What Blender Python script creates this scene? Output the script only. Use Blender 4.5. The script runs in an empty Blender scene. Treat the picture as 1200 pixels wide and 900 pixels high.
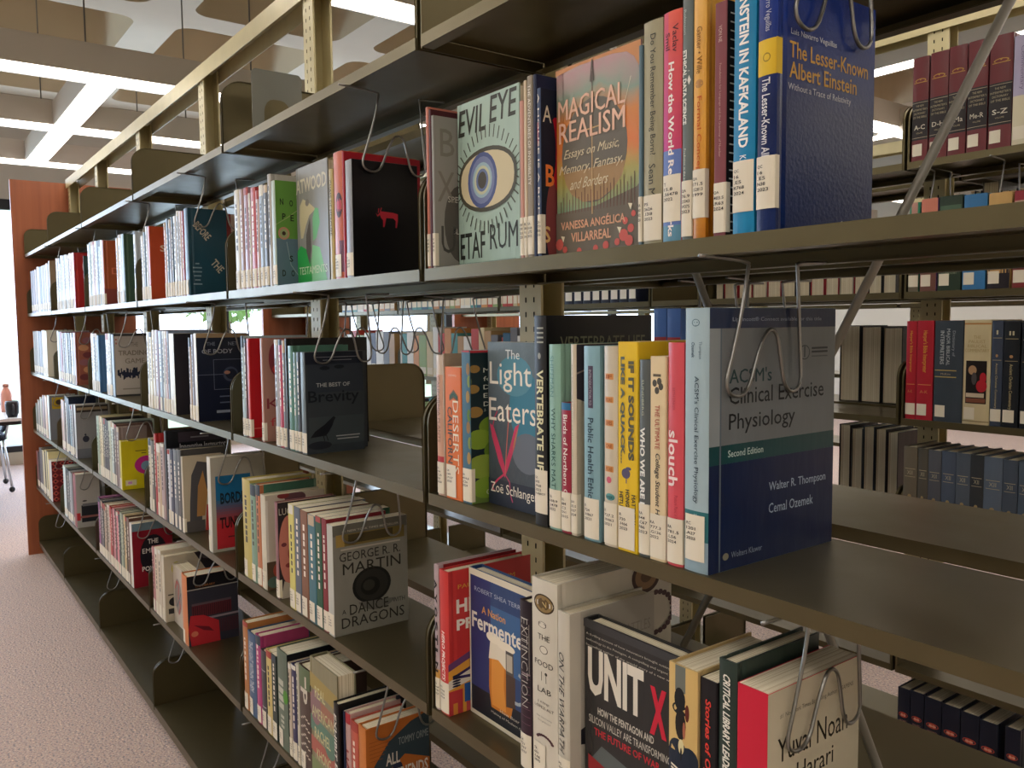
import bpy, math, random
from mathutils import Matrix, Vector
random.seed(11)
D = bpy.data
COL = bpy.context.scene.collection
# ------------------------------------------------------------------ camera, world, lights, exposure
cd = D.cameras.new('camera'); cam = D.objects.new('camera', cd); COL.objects.link(cam)
r_ = Vector((0.59553436, 0.80327284, -0.00956935)); u_ = Vector((-0.05264754, 0.05091304, 0.99731444)); f_ = Vector((-0.80160281, 0.59343121, -0.0726108))
cam.matrix_world = Matrix(((r_.x, u_.x, -f_.x, 0), (r_.y, u_.y, -f_.y, -0.6518), (r_.z, u_.z, -f_.z, 1.36), (0, 0, 0, 1)))
cd.sensor_width = 36; cd.lens = 29.4; cd.clip_start = .02; cd.clip_end = 200
sc = bpy.context.scene; sc.camera = cam
vs = sc.view_settings; vs.view_transform = 'Standard'; vs.look = 'None'; vs.gamma = 1; vs.use_curve_mapping = False; vs.exposure = 0.16
w = D.worlds.new('sky'); sc.world = w; w.use_nodes = True
bg = w.node_tree.nodes['Background']; bg.inputs[0].default_value = (.70, .80, 1, 1); bg.inputs[1].default_value = 4.5
def area(name, loc, rot, sx, sy, power, colr):
    l = D.lights.new(name, 'AREA'); l.shape = 'RECTANGLE'; l.size = sx; l.size_y = sy; l.energy = power; l.color = colr
    o = D.objects.new(name, l); o.location = loc; o.rotation_euler = rot; COL.objects.link(o); return o
# daylight entering through the glazed left wall (just inside the glass)
area('window_daylight', (-9.3, 1.5, 1.6), (0, math.radians(-90), 0), 2.3, 11, 330, (.58, .75, 1))
LIGHT_E = 9.8     # emission of the fluorescent lenses

FLOOR_Z = 0.0; CEIL_Z = 3.56
B1 = -1.1075; S = .914
ZS = {1: [1.787, 1.443, 1.101, .760, .420, .080], 2: [1.768, 1.432, 1.097, .760, .420, .080]}

# ------------------------------------------------------------------ helpers
def lin(h):
    h = h.lstrip('#'); v = [int(h[i:i+2], 16)/255 for i in (0, 2, 4)]
    return tuple((c/12.92 if c <= .04045 else ((c+.055)/1.055)**2.4) for c in v)+(1,)
MATS = {}
def mat(hexc, kind='print'):
    k = (hexc, kind)
    if k in MATS: return MATS[k]
    m = D.materials.new(kind+'_'+hexc.strip('#')); m.use_nodes = True; MATS[k] = m
    nt = m.node_tree; p = nt.nodes['Principled BSDF']; c = lin(hexc)
    P = {'jacket': (.34, 0, .28), 'cloth': (.55, 0, .2), 'print': (.42, 0, .25), 'steel': (.36, .7, .5), 'cream': (.4, .15, .5), 'matte': (.8, 0, .1), 'chrome': (.3, .9, .5), 'label': (.5, 0, .3), 'plastic': (.4, 0, .4), 'rubber': (.7, 0, .2)}[kind]
    p.inputs['Roughness'].default_value = P[0]; p.inputs['Metallic'].default_value = P[1]; p.inputs['Specular IOR Level'].default_value = P[2]
    p.inputs['Base Color'].default_value = c
    if kind in ('jacket', 'cloth', 'steel', 'cream'):
        tc = nt.nodes.new('ShaderNodeTexCoord'); n = nt.nodes.new('ShaderNodeTexNoise'); mx = nt.nodes.new('ShaderNodeMix'); mx.data_type = 'RGBA'
        mp = nt.nodes.new('ShaderNodeMapping'); nt.links.new(tc.outputs['Object'], mp.inputs[0]); nt.links.new(mp.outputs[0], n.inputs[0])
        mp.inputs['Scale'].default_value = {'jacket': (30, 30, 8), 'cloth': (400, 400, 400), 'steel': (14, 14, 14), 'cream': (20, 20, 8)}[kind]
        n.inputs['Scale'].default_value = 1; n.inputs['Detail'].default_value = 3
        a = .86 if kind != 'jacket' else .8; d = tuple(x*a for x in c[:3])+(1,)
        mx.inputs[6].default_value = d; mx.inputs[7].default_value = tuple(min(1, x*1.08) for x in c[:3])+(1,)
        nt.links.new(n.outputs[0], mx.inputs[0]); nt.links.new(mx.outputs[2], p.inputs['Base Color'])
        bmp = nt.nodes.new('ShaderNodeBump'); nt.links.new(n.outputs[0], bmp.inputs['Height']); nt.links.new(bmp.outputs[0], p.inputs['Normal'])
        bmp.inputs['Strength'].default_value = {'jacket': .25, 'cloth': .3, 'steel': .015, 'cream': .03}[kind]; bmp.inputs['Distance'].default_value = .004 if kind == 'jacket' else .001
        if kind == 'steel':
            rr = nt.nodes.new('ShaderNodeMapRange'); nt.links.new(n.outputs[0], rr.inputs[0]); rr.inputs[3].default_value = .29; rr.inputs[4].default_value = .42; nt.links.new(rr.outputs[0], p.inputs['Roughness'])
    if kind == 'jacket':
        p.inputs['Coat Weight'].default_value = .05; p.inputs['Coat Roughness'].default_value = .12
    return m
def ramp_mat(name, stops, axis='Z', rng=(0, .23), noise=.12, scale=9, rough=.3, bump=0, bscale=60):
    m = D.materials.new(name); m.use_nodes = True; nt = m.node_tree; p = nt.nodes['Principled BSDF']
    tc = nt.nodes.new('ShaderNodeTexCoord'); sx = nt.nodes.new('ShaderNodeSeparateXYZ'); nt.links.new(tc.outputs['Object'], sx.inputs[0])
    mr = nt.nodes.new('ShaderNodeMapRange'); nt.links.new(sx.outputs[axis], mr.inputs[0]); mr.inputs[1].default_value = rng[0]; mr.inputs[2].default_value = rng[1]
    n = nt.nodes.new('ShaderNodeTexNoise'); nt.links.new(tc.outputs['Object'], n.inputs[0]); n.inputs['Scale'].default_value = scale; n.inputs['Detail'].default_value = 4
    ma = nt.nodes.new('ShaderNodeMath'); ma.operation = 'MULTIPLY_ADD'; nt.links.new(n.outputs[0], ma.inputs[0]); ma.inputs[1].default_value = noise*2
    sb = nt.nodes.new('ShaderNodeMath'); sb.operation = 'SUBTRACT'; nt.links.new(mr.outputs[0], sb.inputs[0]); sb.inputs[1].default_value = noise; nt.links.new(sb.outputs[0], ma.inputs[2])
    cr = nt.nodes.new('ShaderNodeValToRGB'); nt.links.new(ma.outputs[0], cr.inputs[0])
    e = cr.color_ramp.elements; e[0].position = stops[0][0]; e[0].color = lin(stops[0][1]); e[1].position = stops[-1][0]; e[1].color = lin(stops[-1][1])
    for s, h in stops[1:-1]: x = e.new(s); x.color = lin(h)
    nt.links.new(cr.outputs[0], p.inputs['Base Color']); p.inputs['Roughness'].default_value = rough
    if bump: p.inputs['Specular IOR Level'].default_value = .22
    if bump:
        n2 = nt.nodes.new('ShaderNodeTexNoise'); nt.links.new(tc.outputs['Object'], n2.inputs[0]); n2.inputs['Scale'].default_value = bscale; n2.inputs['Detail'].default_value = 3
        b = nt.nodes.new('ShaderNodeBump'); b.inputs['Strength'].default_value = bump; b.inputs['Distance'].default_value = .004; nt.links.new(n2.outputs[0], b.inputs['Height']); nt.links.new(b.outputs[0], p.inputs['Normal'])
    return m
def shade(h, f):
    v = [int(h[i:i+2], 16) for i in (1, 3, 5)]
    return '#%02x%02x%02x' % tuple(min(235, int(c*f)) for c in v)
def paper_mat():
    m = D.materials.new('page_paper'); m.use_nodes = True; nt = m.node_tree; p = nt.nodes['Principled BSDF']
    tc = nt.nodes.new('ShaderNodeTexCoord'); mp = nt.nodes.new('ShaderNodeMapping'); mp.inputs['Scale'].default_value = (1500, 2, 2); n = nt.nodes.new('ShaderNodeTexNoise')
    nt.links.new(tc.outputs['Object'], mp.inputs[0]); nt.links.new(mp.outputs[0], n.inputs[0]); n.inputs['Scale'].default_value = 1
    cr = nt.nodes.new('ShaderNodeValToRGB'); cr.color_ramp.elements[0].color = lin('#c4b490'); cr.color_ramp.elements[0].position = .3; cr.color_ramp.elements[1].color = lin('#f4ecd6'); cr.color_ramp.elements[1].position = .65
    nt.links.new(n.outputs[0], cr.inputs[0]); nt.links.new(cr.outputs[0], p.inputs['Base Color']); p.inputs['Roughness'].default_value = .8
    return m
PAPER = paper_mat()
def obj(name, me, parent=None, loc=None, rz=0):
    o = D.objects.new(name, me); COL.objects.link(o)
    if parent is not None: o.parent = parent
    if loc is not None: o.location = loc
    if rz: o.rotation_euler = (0, 0, rz)
    return o
def thing(name, label, cat, loc=(0, 0, 0), rz=0, group=None, me=None):
    o = obj(name, me, None, loc, rz); o['label'] = label; o['category'] = cat
    if group: o['group'] = group
    return o
def struct(o): o['kind'] = 'structure'; return o
class MB:
    def __init__(s): s.v = []; s.f = []; s.mi = []; s.m = []; s.sm = []
    def slot(s, m):
        if m not in s.m: s.m.append(m)
        return s.m.index(m)
    def add(s, vs, fs, m, smooth=False):
        b = len(s.v); k = s.slot(m); s.v += [tuple(v) for v in vs]
        for f in fs: s.f.append(tuple(b+i for i in f)); s.mi.append(k); s.sm.append(smooth)
    def box(s, x0, x1, y0, y1, z0, z1, m):
        s.add([(x, y, z) for x in (x0, x1) for y in (y0, y1) for z in (z0, z1)], [(0, 1, 3, 2), (4, 6, 7, 5), (0, 4, 5, 1), (2, 3, 7, 6), (0, 2, 6, 4), (1, 5, 7, 3)], m)
    def prism(s, pts, a0, a1, m, axis='X', smooth=False):       # polygon (2-D) extruded along an axis
        n = len(pts)
        P = {'X': lambda a, p: (a, p[0], p[1]), 'Y': lambda a, p: (p[0], a, p[1]), 'Z': lambda a, p: (p[0], p[1], a)}[axis]
        s.add([P(a0, p) for p in pts]+[P(a1, p) for p in pts], [tuple(range(n)), tuple(range(2*n-1, n-1, -1))], m)
        s.add([P(a0, p) for p in pts]+[P(a1, p) for p in pts], [(i, i+n, (i+1) % n+n, (i+1) % n) for i in range(n)], m, smooth)
    def tube(s, pts, r, m, n=7):
        P = [Vector(p) for p in pts]; ring = []
        up = Vector((.13, .3, .94))
        for i, p in enumerate(P):
            t = (P[min(i+1, len(P)-1)]-P[max(i-1, 0)]).normalized(); a = t.cross(up)
            if a.length < .05: a = t.cross(Vector((1, 0, 0)))
            a.normalize(); b = t.cross(a); rr = r[i] if isinstance(r, (list, tuple)) else r
            ring.append([p+a*math.cos(2*math.pi*k/n)*rr+b*math.sin(2*math.pi*k/n)*rr for k in range(n)])
        vs = [v for q in ring for v in q]; fs = []
        for i in range(len(P)-1):
            for k in range(n): fs.append((i*n+k, i*n+(k+1) % n, (i+1)*n+(k+1) % n, (i+1)*n+k))
        fs += [tuple(range(n-1, -1, -1)), tuple((len(P)-1)*n+k for k in range(n))]
        s.add(vs, fs, m, True)
    def lathe(s, prof, m, c=(0, 0, 0), n=20):
        vs = [(c[0]+r*math.cos(2*math.pi*k/n), c[1]+r*math.sin(2*math.pi*k/n), c[2]+z) for r, z in prof for k in range(n)]
        fs = [(i*n+k, i*n+(k+1) % n, (i+1)*n+(k+1) % n, (i+1)*n+k) for i in range(len(prof)-1) for k in range(n)]
        s.add(vs, fs, m, True)
    def mesh(s, name):
        me = D.meshes.new(name); me.from_pydata(s.v, [], s.f)
        for m in s.m: me.materials.append(m)
        me.polygons.foreach_set('material_index', s.mi); me.polygons.foreach_set('use_smooth', s.sm); me.update(); return me
def smooth_path(pts, k=5):
    P = [Vector(p) for p in pts]; out = []
    for i in range(len(P)-1):
        a, b, c, d = P[max(i-1, 0)], P[i], P[i+1], P[min(i+2, len(P)-1)]
        for j in range(k):
            t = j/k; out.append(.5*((2*b)+(c-a)*t+(2*a-5*b+4*c-d)*t*t+(3*b-a-3*c+d)*t**3))
    out.append(P[-1]); return out
STEEL = mat('#62593f', 'steel'); CREAM = mat('#c8bc90', 'cream'); DARK = mat('#0c0c0c', 'matte')

# ------------------------------------------------------------------ room
def carpet():
    m = D.materials.new('carpet'); m.use_nodes = True; nt = m.node_tree; p = nt.nodes['Principled BSDF']; p.inputs['Roughness'].default_value = .95
    tc = nt.nodes.new('ShaderNodeTexCoord'); n = nt.nodes.new('ShaderNodeTexNoise'); n.inputs['Scale'].default_value = 130; n.inputs['Detail'].default_value = 3; nt.links.new(tc.outputs['Object'], n.inputs[0])
    cr = nt.nodes.new('ShaderNodeValToRGB'); nt.links.new(n.outputs[0], cr.inputs[0]); e = cr.color_ramp.elements
    e[0].position = .34; e[0].color = lin('#7a7a80'); e[1].position = .68; e[1].color = lin('#e8c8ac')
    for a, b in ((.44, '#ae9896'), (.5, '#caac9a'), (.57, '#a8a09c')): x = e.new(a); x.color = lin(b)
    nt.links.new(cr.outputs[0], p.inputs['Base Color'])
    b = nt.nodes.new('ShaderNodeBump'); b.inputs['Strength'].default_value = .7; b.inputs['Distance'].default_value = .006; nt.links.new(n.outputs[0], b.inputs['Height']); nt.links.new(b.outputs[0], p.inputs['Normal'])
    return m
def concrete(h1, h2):
    m = D.materials.new('concrete'); m.use_nodes = True; nt = m.node_tree; p = nt.nodes['Principled BSDF']; p.inputs['Roughness'].default_value = .85
    tc = nt.nodes.new('ShaderNodeTexCoord'); n = nt.nodes.new('ShaderNodeTexNoise'); n.inputs['Scale'].default_value = 3; n.inputs['Detail'].default_value = 6; nt.links.new(tc.outputs['Object'], n.inputs[0])
    mx = nt.nodes.new('ShaderNodeMix'); mx.data_type = 'RGBA'; mx.inputs[6].default_value = lin(h1); mx.inputs[7].default_value = lin(h2); nt.links.new(n.outputs[0], mx.inputs[0]); nt.links.new(mx.outputs[2], p.inputs['Base Color']); return m
X0, X1, Y0, Y1 = -9.6, 4.4, -5.2, 10.0
mb = MB(); mb.box(X0, X1, Y0, Y1, -.1, 0, carpet()); struct(obj('floor', mb.mesh('floor')))
cm1 = concrete('#b4a996', '#c0b5a2'); cm2 = concrete('#b4a488', '#c0b094')
PITCH = 1.38
mb = MB(); mb.box(X0, X1, Y0, Y1, CEIL_Z+.42, CEIL_Z+.52, cm2); ceiling = struct(obj('ceiling', mb.mesh('ceiling')))
def rrect(h, r, n=6):
    out = []
    for cx, cy, a0 in ((h-r, h-r, 0), (-h+r, h-r, 90), (-h+r, -h+r, 180), (h-r, -h+r, 270)):
        for i in range(n+1): a = math.radians(a0+90*i/n); out.append((cx+r*math.cos(a), cy+r*math.sin(a)))
    return out
def coffer():
    mb = MB(); a = rrect(.545, .13); b = rrect(.50, .12); n = len(a); o = []
    H = PITCH/2
    for x, y in a:
        k = H/max(abs(x), abs(y)); o.append((x*k, y*k))
    mb.add([(x, y, 0) for x, y in o]+[(x, y, 0) for x, y in a], [(i, (i+1) % n, n+(i+1) % n, n+i) for i in range(n)], cm1)
    for cx, cy, i in ((H, H, 3), (-H, H, 10), (-H, -H, 17), (H, -H, 24)): pass
    mb.add([(x, y, 0) for x, y in a]+[(x, y, .40) for x, y in b], [(i, (i+1) % n, n+(i+1) % n, n+i) for i in range(n)], cm2, True)
    mb.add([(x, y, .40) for x, y in b], [tuple(range(n))], cm2)
    return mb.mesh('ceiling_coffer')
cme = coffer()
ix0, iy0 = -7.75, 1.02          # a rib crossing
xs = []; x = ix0+PITCH/2
while x-PITCH > X0-.7: x -= PITCH
while x < X1+.6: xs.append(x); x += PITCH
ys = []; y = iy0+PITCH/2
while y-PITCH > Y0-.7: y -= PITCH
while y < Y1+.6: ys.append(y); y += PITCH
for x in xs:
    for y in ys: obj('ceiling_coffer', cme, ceiling, (x, y, CEIL_Z))
wallm = concrete('#b0a99c', '#bab3a6')
def wall(name, x0, x1, y0, y1, z0=0, z1=CEIL_Z+.4, m=None):
    mb = MB(); mb.box(x0, x1, y0, y1, z0, z1, m or wallm); return struct(obj(name, mb.mesh(name)))
wall('wall_right', X1, X1+.15, Y0, Y1, m=concrete('#dcd4c4', '#e4dccc')); wall('wall_near', X0, X1, Y0-.15, Y0); wall('wall_far', X0, X1, Y1, Y1+.15)
wl = wall('wall_left', X0-.15, X0, Y0, Y1, 2.62, CEIL_Z+.4); 
mb = MB(); mb.box(X0-.15, X0, Y0, Y1, 0, .12, wallm); struct(obj('baseboard_left', mb.mesh('baseboard_left')))
gm = D.materials.new('window_glass'); gm.use_nodes = True; nt = gm.node_tree; nt.nodes.clear()
tr = nt.nodes.new('ShaderNodeBsdfTransparent'); gl = nt.nodes.new('ShaderNodeBsdfGlossy'); gl.inputs['Roughness'].default_value = .03; mxs = nt.nodes.new('ShaderNodeMixShader'); mxs.inputs[0].default_value = .07; ou = nt.nodes.new('ShaderNodeOutputMaterial')
tr.inputs[0].default_value = (.96, .97, .97, 1)
nt.links.new(tr.outputs[0], mxs.inputs[1]); nt.links.new(gl.outputs[0], mxs.inputs[2]); nt.links.new(mxs.outputs[0], ou.inputs[0])
frame_m = mat('#24272c', 'plastic'); n = 1; y = Y0
while y < Y1-.1:
    yw = min(1.52, Y1-y)
    mb = MB()
    for a, b in ((0, .06), (yw-.06, yw)): mb.box(X0-.11, X0-.03, a, b, .12, 2.62, frame_m)
    mb.box(X0-.11, X0-.03, .06, yw-.06, .12, .18, frame_m); mb.box(X0-.11, X0-.03, .06, yw-.06, 2.52, 2.62, frame_m)
    fr = struct(obj('window_%d' % n, mb.mesh('window_frame'), None, (0, y, 0)))
    for z0, z1 in ((.18, 2.52),):
        mb = MB(); mb.box(X0-.074, X0-.066, .06, yw-.06, z0, z1, gm); obj('window_pane', mb.mesh('window_pane'), fr)
    y += yw; n += 1
# outside
gnd = MB(); gnd.box(-60, X0-.16, -40, 40, -.25, -.05, concrete('#98a884', '#b8c4a0')); struct(obj('ground', gnd.mesh('ground')))
leafm = concrete('#58803c', '#90b868')
def tree(x, y, h, label):
    t = thing('tree', label, 'tree', (x, y, -.05), 0, 'trees outside the windows')
    mb = MB(); mb.tube([(0, 0, 0), (.05, 0, h*.3), (0, .1, h*.7)], [.18, .14, .07], mat('#5c4c3c', 'matte')); obj('trunk', mb.mesh('trunk'), t)
    mb = MB(); rnd = random.Random(int(h*100+x))
    for k in range(900):
        a = rnd.uniform(0, 6.283); zz = rnd.uniform(-1, 1); rr = math.sqrt(1-zz*zz)*rnd.uniform(.55, 1.05)
        c = Vector((math.cos(a)*rr*h*.38, math.sin(a)*rr*h*.38, h*.66+zz*h*.36)); u = Vector((rnd.uniform(-1, 1), rnd.uniform(-1, 1), rnd.uniform(-1, 1))).normalized(); v = u.cross(Vector((.3, .5, .8))).normalized(); s_ = rnd.uniform(.09, .2)
        mb.add([c-u*s_, c+v*s_*.5, c+u*s_, c-v*s_*.5], [(0, 1, 2, 3)], leafm)
    f = obj('foliage', mb.mesh('foliage'), t); f['kind'] = 'stuff'
tree(-16, 4.4, 5.0, 'leafy green tree outside, behind the window gap left of the wooden end panel')
tree(-17, 9.6, 6.0, 'green tree outside seen through gaps over the book tops')
tree(-19, -1.0, 4.2, 'small pale tree outside beyond the table')
tree(-22, 15.5, 6.5, 'farthest green tree outside the window wall')

# ceiling lights: hung channels with a glowing lens
em = D.materials.new('lamp_lens'); em.use_nodes = True; p = em.node_tree.nodes['Principled BSDF']; p.inputs['Emission Color'].default_value = (1, .93, .84, 1); p.inputs['Emission Strength'].default_value = LIGHT_E
house = mat('#ccc6bc', 'plastic'); rodm = mat('#6c6860', 'plastic')
LZ = 2.61
def ceiling_light(x0, x1, y0, y1, label, dz=0):
    t = thing('ceiling_light', label, 'ceiling light', ((x0+x1)/2, (y0+y1)/2, LZ+dz), 0, 'hung fluorescent channels'); hx, hy = (x1-x0)/2, (y1-y0)/2
    mb = MB(); mb.box(-hx, hx, -hy, hy, .004, .15, house); mb.box(-hx-.006, -hx+.004, -hy, hy, -.012, .15, house) if hx < hy else None; obj('housing', mb.mesh('housing'), t)
    mb = MB(); mb.box(-hx+.008, hx-.008, -hy+.008, hy-.008, -.004, .003, em); obj('lens', mb.mesh('lens'), t)
    L = max(hx, hy); k = max(2, int(L/1.1)); rod = MB(); rod.box(-.004, .004, -.004, .004, .15, CEIL_Z+.4-LZ-dz, rodm); rme = rod.mesh('hanging_rod')
    for i in range(k):
        a = -L+.4+(2*L-.8)*i/(k-1); obj('hanging_rod', rme, t, (a, 0, 0) if hx > hy else (0, a, 0))
for i, x in enumerate((-7.35, -6.0, -4.71, -3.03, -1.45, .2, 1.9, 3.4)):  # last strip is an unseen fill light, added to brighten right-facing covers
    ceiling_light(x-.075, x+.075, -4.8, 9.6, 'long white ceiling light crossing over the aisles, %s from the window wall' % ('first', 'second', 'third', 'fourth', 'fifth', 'sixth', 'seventh', 'eighth')[i])
ceiling_light(-7.27, -4.79, .22, .36, 'wide white ceiling light joining three long ones in line with the near range', -.008)
for y, nm in ((-1.6, 'over the front aisle'), (3.34, 'behind the back range'), (4.75, 'far beyond the back range')):
    ceiling_light(-4.6, 3.9, y-.05, y+.05, 'narrow white ceiling light running lengthwise '+nm, -.03)
# ------------------------------------------------------------------ shelving
woodm = D.materials.new('end_panel_wood'); woodm.use_nodes = True; nt = woodm.node_tree; p = nt.nodes['Principled BSDF']; p.inputs['Roughness'].default_value = .38
tc = nt.nodes.new('ShaderNodeTexCoord'); mp = nt.nodes.new('ShaderNodeMapping'); mp.inputs['Scale'].default_value = (26, 26, 1.0); nz = nt.nodes.new('ShaderNodeTexNoise'); nz.inputs['Scale'].default_value = 1; nz.inputs['Detail'].default_value = 5
nt.links.new(tc.outputs['Object'], mp.inputs[0]); nt.links.new(mp.outputs[0], nz.inputs[0]); cr = nt.nodes.new('ShaderNodeValToRGB'); cr.color_ramp.elements[0].color = lin('#8a4a2c'); cr.color_ramp.elements[0].position = .3; cr.color_ramp.elements[1].color = lin('#a45c38'); cr.color_ramp.elements[1].position = .7
nt.links.new(nz.outputs[0], cr.inputs[0]); nt.links.new(cr.outputs[0], p.inputs['Base Color'])
DEP = .236
def shelf_meshes():
    W = S-.008
    mb = MB()
    mb.box(.004, W-.004, .001, DEP, -.0012, 0, STEEL)             # pan top
    mb.box(.004, W-.004, 0, .0012, -.018, -.0001, STEEL)          # front lip
    mb.box(.004, W-.004, .0012, .022, -.018, -.0168, STEEL)       # returned flange
    mb.box(.004, W-.004, .022, .0232, -.0168, -.010, STEEL)
    mb.box(.004, W-.004, DEP-.0012, DEP, -.018, -.0012, STEEL)    # back lip
    mb.box(.004, W-.004, DEP-.02, DEP-.0012, -.018, -.0168, STEEL)
    pan = mb.mesh('shelf_pan')
    prof = [(.002, -.019), (DEP+.003, -.019), (DEP+.003, .150)]
    for i in range(9): a = math.radians(90+90*i/8); prof.append((.047+.045*math.cos(a), .105+.045*math.sin(a)))
    def br(sgn):
        mb = MB(); mb.prism(prof, 0, .0016*sgn, STEEL, 'X')
        # rolled edge along the front and top
        n = len(prof); k = .006*sgn
        for i in range(2, n):
            a = prof[i]; b = prof[(i+1) % n]
            dy, dz = b[0]-a[0], b[1]-a[1]; L = math.hypot(dy, dz)
            if L < 1e-6: continue
            ny, nz_ = dz/L*-.0014, dy/L*.0014
            mb.add([(0, a[0], a[1]), (k, a[0], a[1]), (k, b[0], b[1]), (0, b[0], b[1])], [(0, 1, 2, 3)], STEEL)
            mb.add([(k, a[0], a[1]), (k, a[0]-ny, a[1]-nz_), (k, b[0]-ny, b[1]-nz_), (k, b[0], b[1])], [(0, 1, 2, 3)], STEEL)
        return mb.mesh('end_bracket')
    return pan, br(1), br(-1)
PAN, BRL, BRR = shelf_meshes()
ORD = ['top', 'second', 'third', 'fourth', 'fifth', 'lowest']
BAY = {1: 'nearest', 2: 'second', 3: 'third', 4: 'fourth', 5: 'fifth', 6: 'farthest'}
def shelf(rg, bx, y, z, row, bay, rear):
    # bx = left boundary X ; rear shelves are turned round
    nm = {1: 'near range', 2: 'back range', 3: 'range beyond the back one'}[rg]
    t = thing('steel_shelf', 'dark steel shelf, %s of six, %s bay, %s side of the %s' % (ORD[row] if row < 5 else 'bottom', BAY[bay], 'rear' if rear else 'front', nm), 'shelf', (bx+.004, y, z) if not rear else (bx+S-.004, y, z), math.pi if rear else 0, 'steel shelves of the %s' % nm)
    obj('shelf_pan', PAN, t)
    obj('end_bracket', BRL, t, (0, 0, 0)); obj('end_bracket', BRR, t, (S-.008, 0, 0))
    return t
def frame(rg, xb, y0, zs, top, label, last=6, rod=True):
    """xb: bay boundary nearest the camera's right; y0: front plane"""
    t = thing('shelving_frame', label, 'shelving frame', (0, 0, 0))
    yc = y0+.268; xr, xl = xb, xb-S*last
    # posts: slotted C channels, front and back flanges joined by a web
    mb = MB(); H = top-.012
    mb.box(-.030, .030, -.026, -.0235, .0, H, CREAM); mb.box(-.030, .030, .0235, .026, 0, H, CREAM); mb.box(-.030, -.0275, -.0235, .0235, 0, H, CREAM)
    mb.box(.022, .030, -.0235, -.021, 0, H, CREAM); mb.box(.022, .030, .021, .0235, 0, H, CREAM)
    post = mb.mesh('post')
    mb = MB(); z = .1
    while z < H-.03:
        for x in (-.013, .010):
            mb.box(x, x+.003, -.0266, -.0262, z, z+.009, DARK); mb.box(x, x+.003, .0262, .0266, z, z+.009, DARK)
        z += .0254
    slots = mb.mesh('slot_row')
    for i in range(last+1):
        x = xb-S*i-.045 if i < last else xl+.05
        po = obj('post', post, t, (x, yc, 0)); so = obj('slot_row', slots, po); so['kind'] = 'stuff'
    mb = MB(); mb.box(xl, xr+.1, yc-.034, yc-.0315, top-.052, top, CREAM); mb.box(xl, xr+.1, yc+.0315, yc+.034, top-.052, top, CREAM); mb.box(xl, xr+.1, yc-.0315, yc+.0315, top-.003, top, CREAM)
    obj('top_rail', mb.mesh('top_rail'), t)
    mb = MB(); mb.box(xl, xr, y0+.03, y0+.033, 0, .0595, STEEL); mb.box(xl, xr, y0+.003, y0+.03, .0575, .0595, STEEL); mb.box(xl, xr, y0+.003, y0+.006, .044, .0595, STEEL)
    mb.box(xl, xr, y0+.503, y0+.506, 0, .0595, STEEL); obj('base_kick', mb.mesh('base_kick'), t)
    mb = MB(); mb.box(xl-.045, xl-.012, y0-.055, y0+.60, 0, top-.02, woodm); o = obj('end_panel', mb.mesh('end_panel'), t); o['label'] = 'reddish brown wooden end panel'
    if rod:
        for a, b, dy in (((-.2, .68), (-1.06, -.93), -.004), ((-.23, -1.15), (-1.06, .59), .010)):
            mb = MB(); mb.tube([(a[0], yc+dy, a[1]+1.36), (b[0], yc+dy, b[1]+1.36)], .0056, mat('#98948a', 'cream'), 8); o = obj('sway_brace', mb.mesh('sway_brace'), t)
    return t
frame(1, -.1935, 0, ZS[1], 2.242, 'cream slotted steel frame of the near range with wooden end panel')
frame(2, -.256, 1.5, ZS[2], 2.215, 'cream slotted steel frame of the back range behind the near one', rod=False)
frame(3, -.2, 3.05, ZS[2], 2.215, 'cream steel frame of the farthest range seen through the gaps', rod=False)
for rg, xb, y0 in ((1, B1, 0), (2, -1.17, 1.5)):
    for bay in range(1, 7):
        bx = xb-S*(bay-1)
        for row in range(6):
            z = ZS[rg][row]
            shelf(rg, bx, y0, z, row, bay, False)
            if row != 4 or rg == 1 : shelf(rg, bx, y0+.536, z, row, bay, True)
for bay in range(1, 7):
    for row in range(6):
        t = thing('steel_shelf', 'dark steel shelf, %s of six, %s bay, range beyond the back one' % (ORD[row], BAY[bay]), 'shelf', (-.2-S*bay+.004, 3.05, ZS[2][row]), 0, 'steel shelves of the range beyond'); obj('shelf_pan', PAN, t)
# bookend left on the top shelf
mb = MB(); gs = mat('#6c6c64', 'steel')
o_ = rrect(.07, .012, 4); o_ = [(x*.85, y*1.08) for x, y in o_]; i_ = rrect(.04, .03, 4); i_ = [(x*.8, y*1.05-.030) for x, y in i_]; n = len(o_)
for sx in (0, .0014): mb.add([(sx, x, y) for x, y in o_]+[(sx, x, y) for x, y in i_], [(k, (k+1) % n, n+(k+1) % n, n+k) for k in range(n)], gs)
mb.add([(s, x, y) for s in (0, .0014) for x, y in o_], [(k, (k+1) % n, n+(k+1) % n, n+k) for k in range(n)], gs)
be = thing('bookend', 'thin grey steel bookend with a cut-out standing on the top shelf', 'bookend', (-1.9, .09, 1.7885))
obj('upright_plate', mb.mesh('upright_plate'), be, (0, 0, .0765)); mb = MB(); mb.box(0, .11, -.05, .05, .0003, .0018, gs); obj('foot_plate', mb.mesh('foot_plate'), be)
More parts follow.
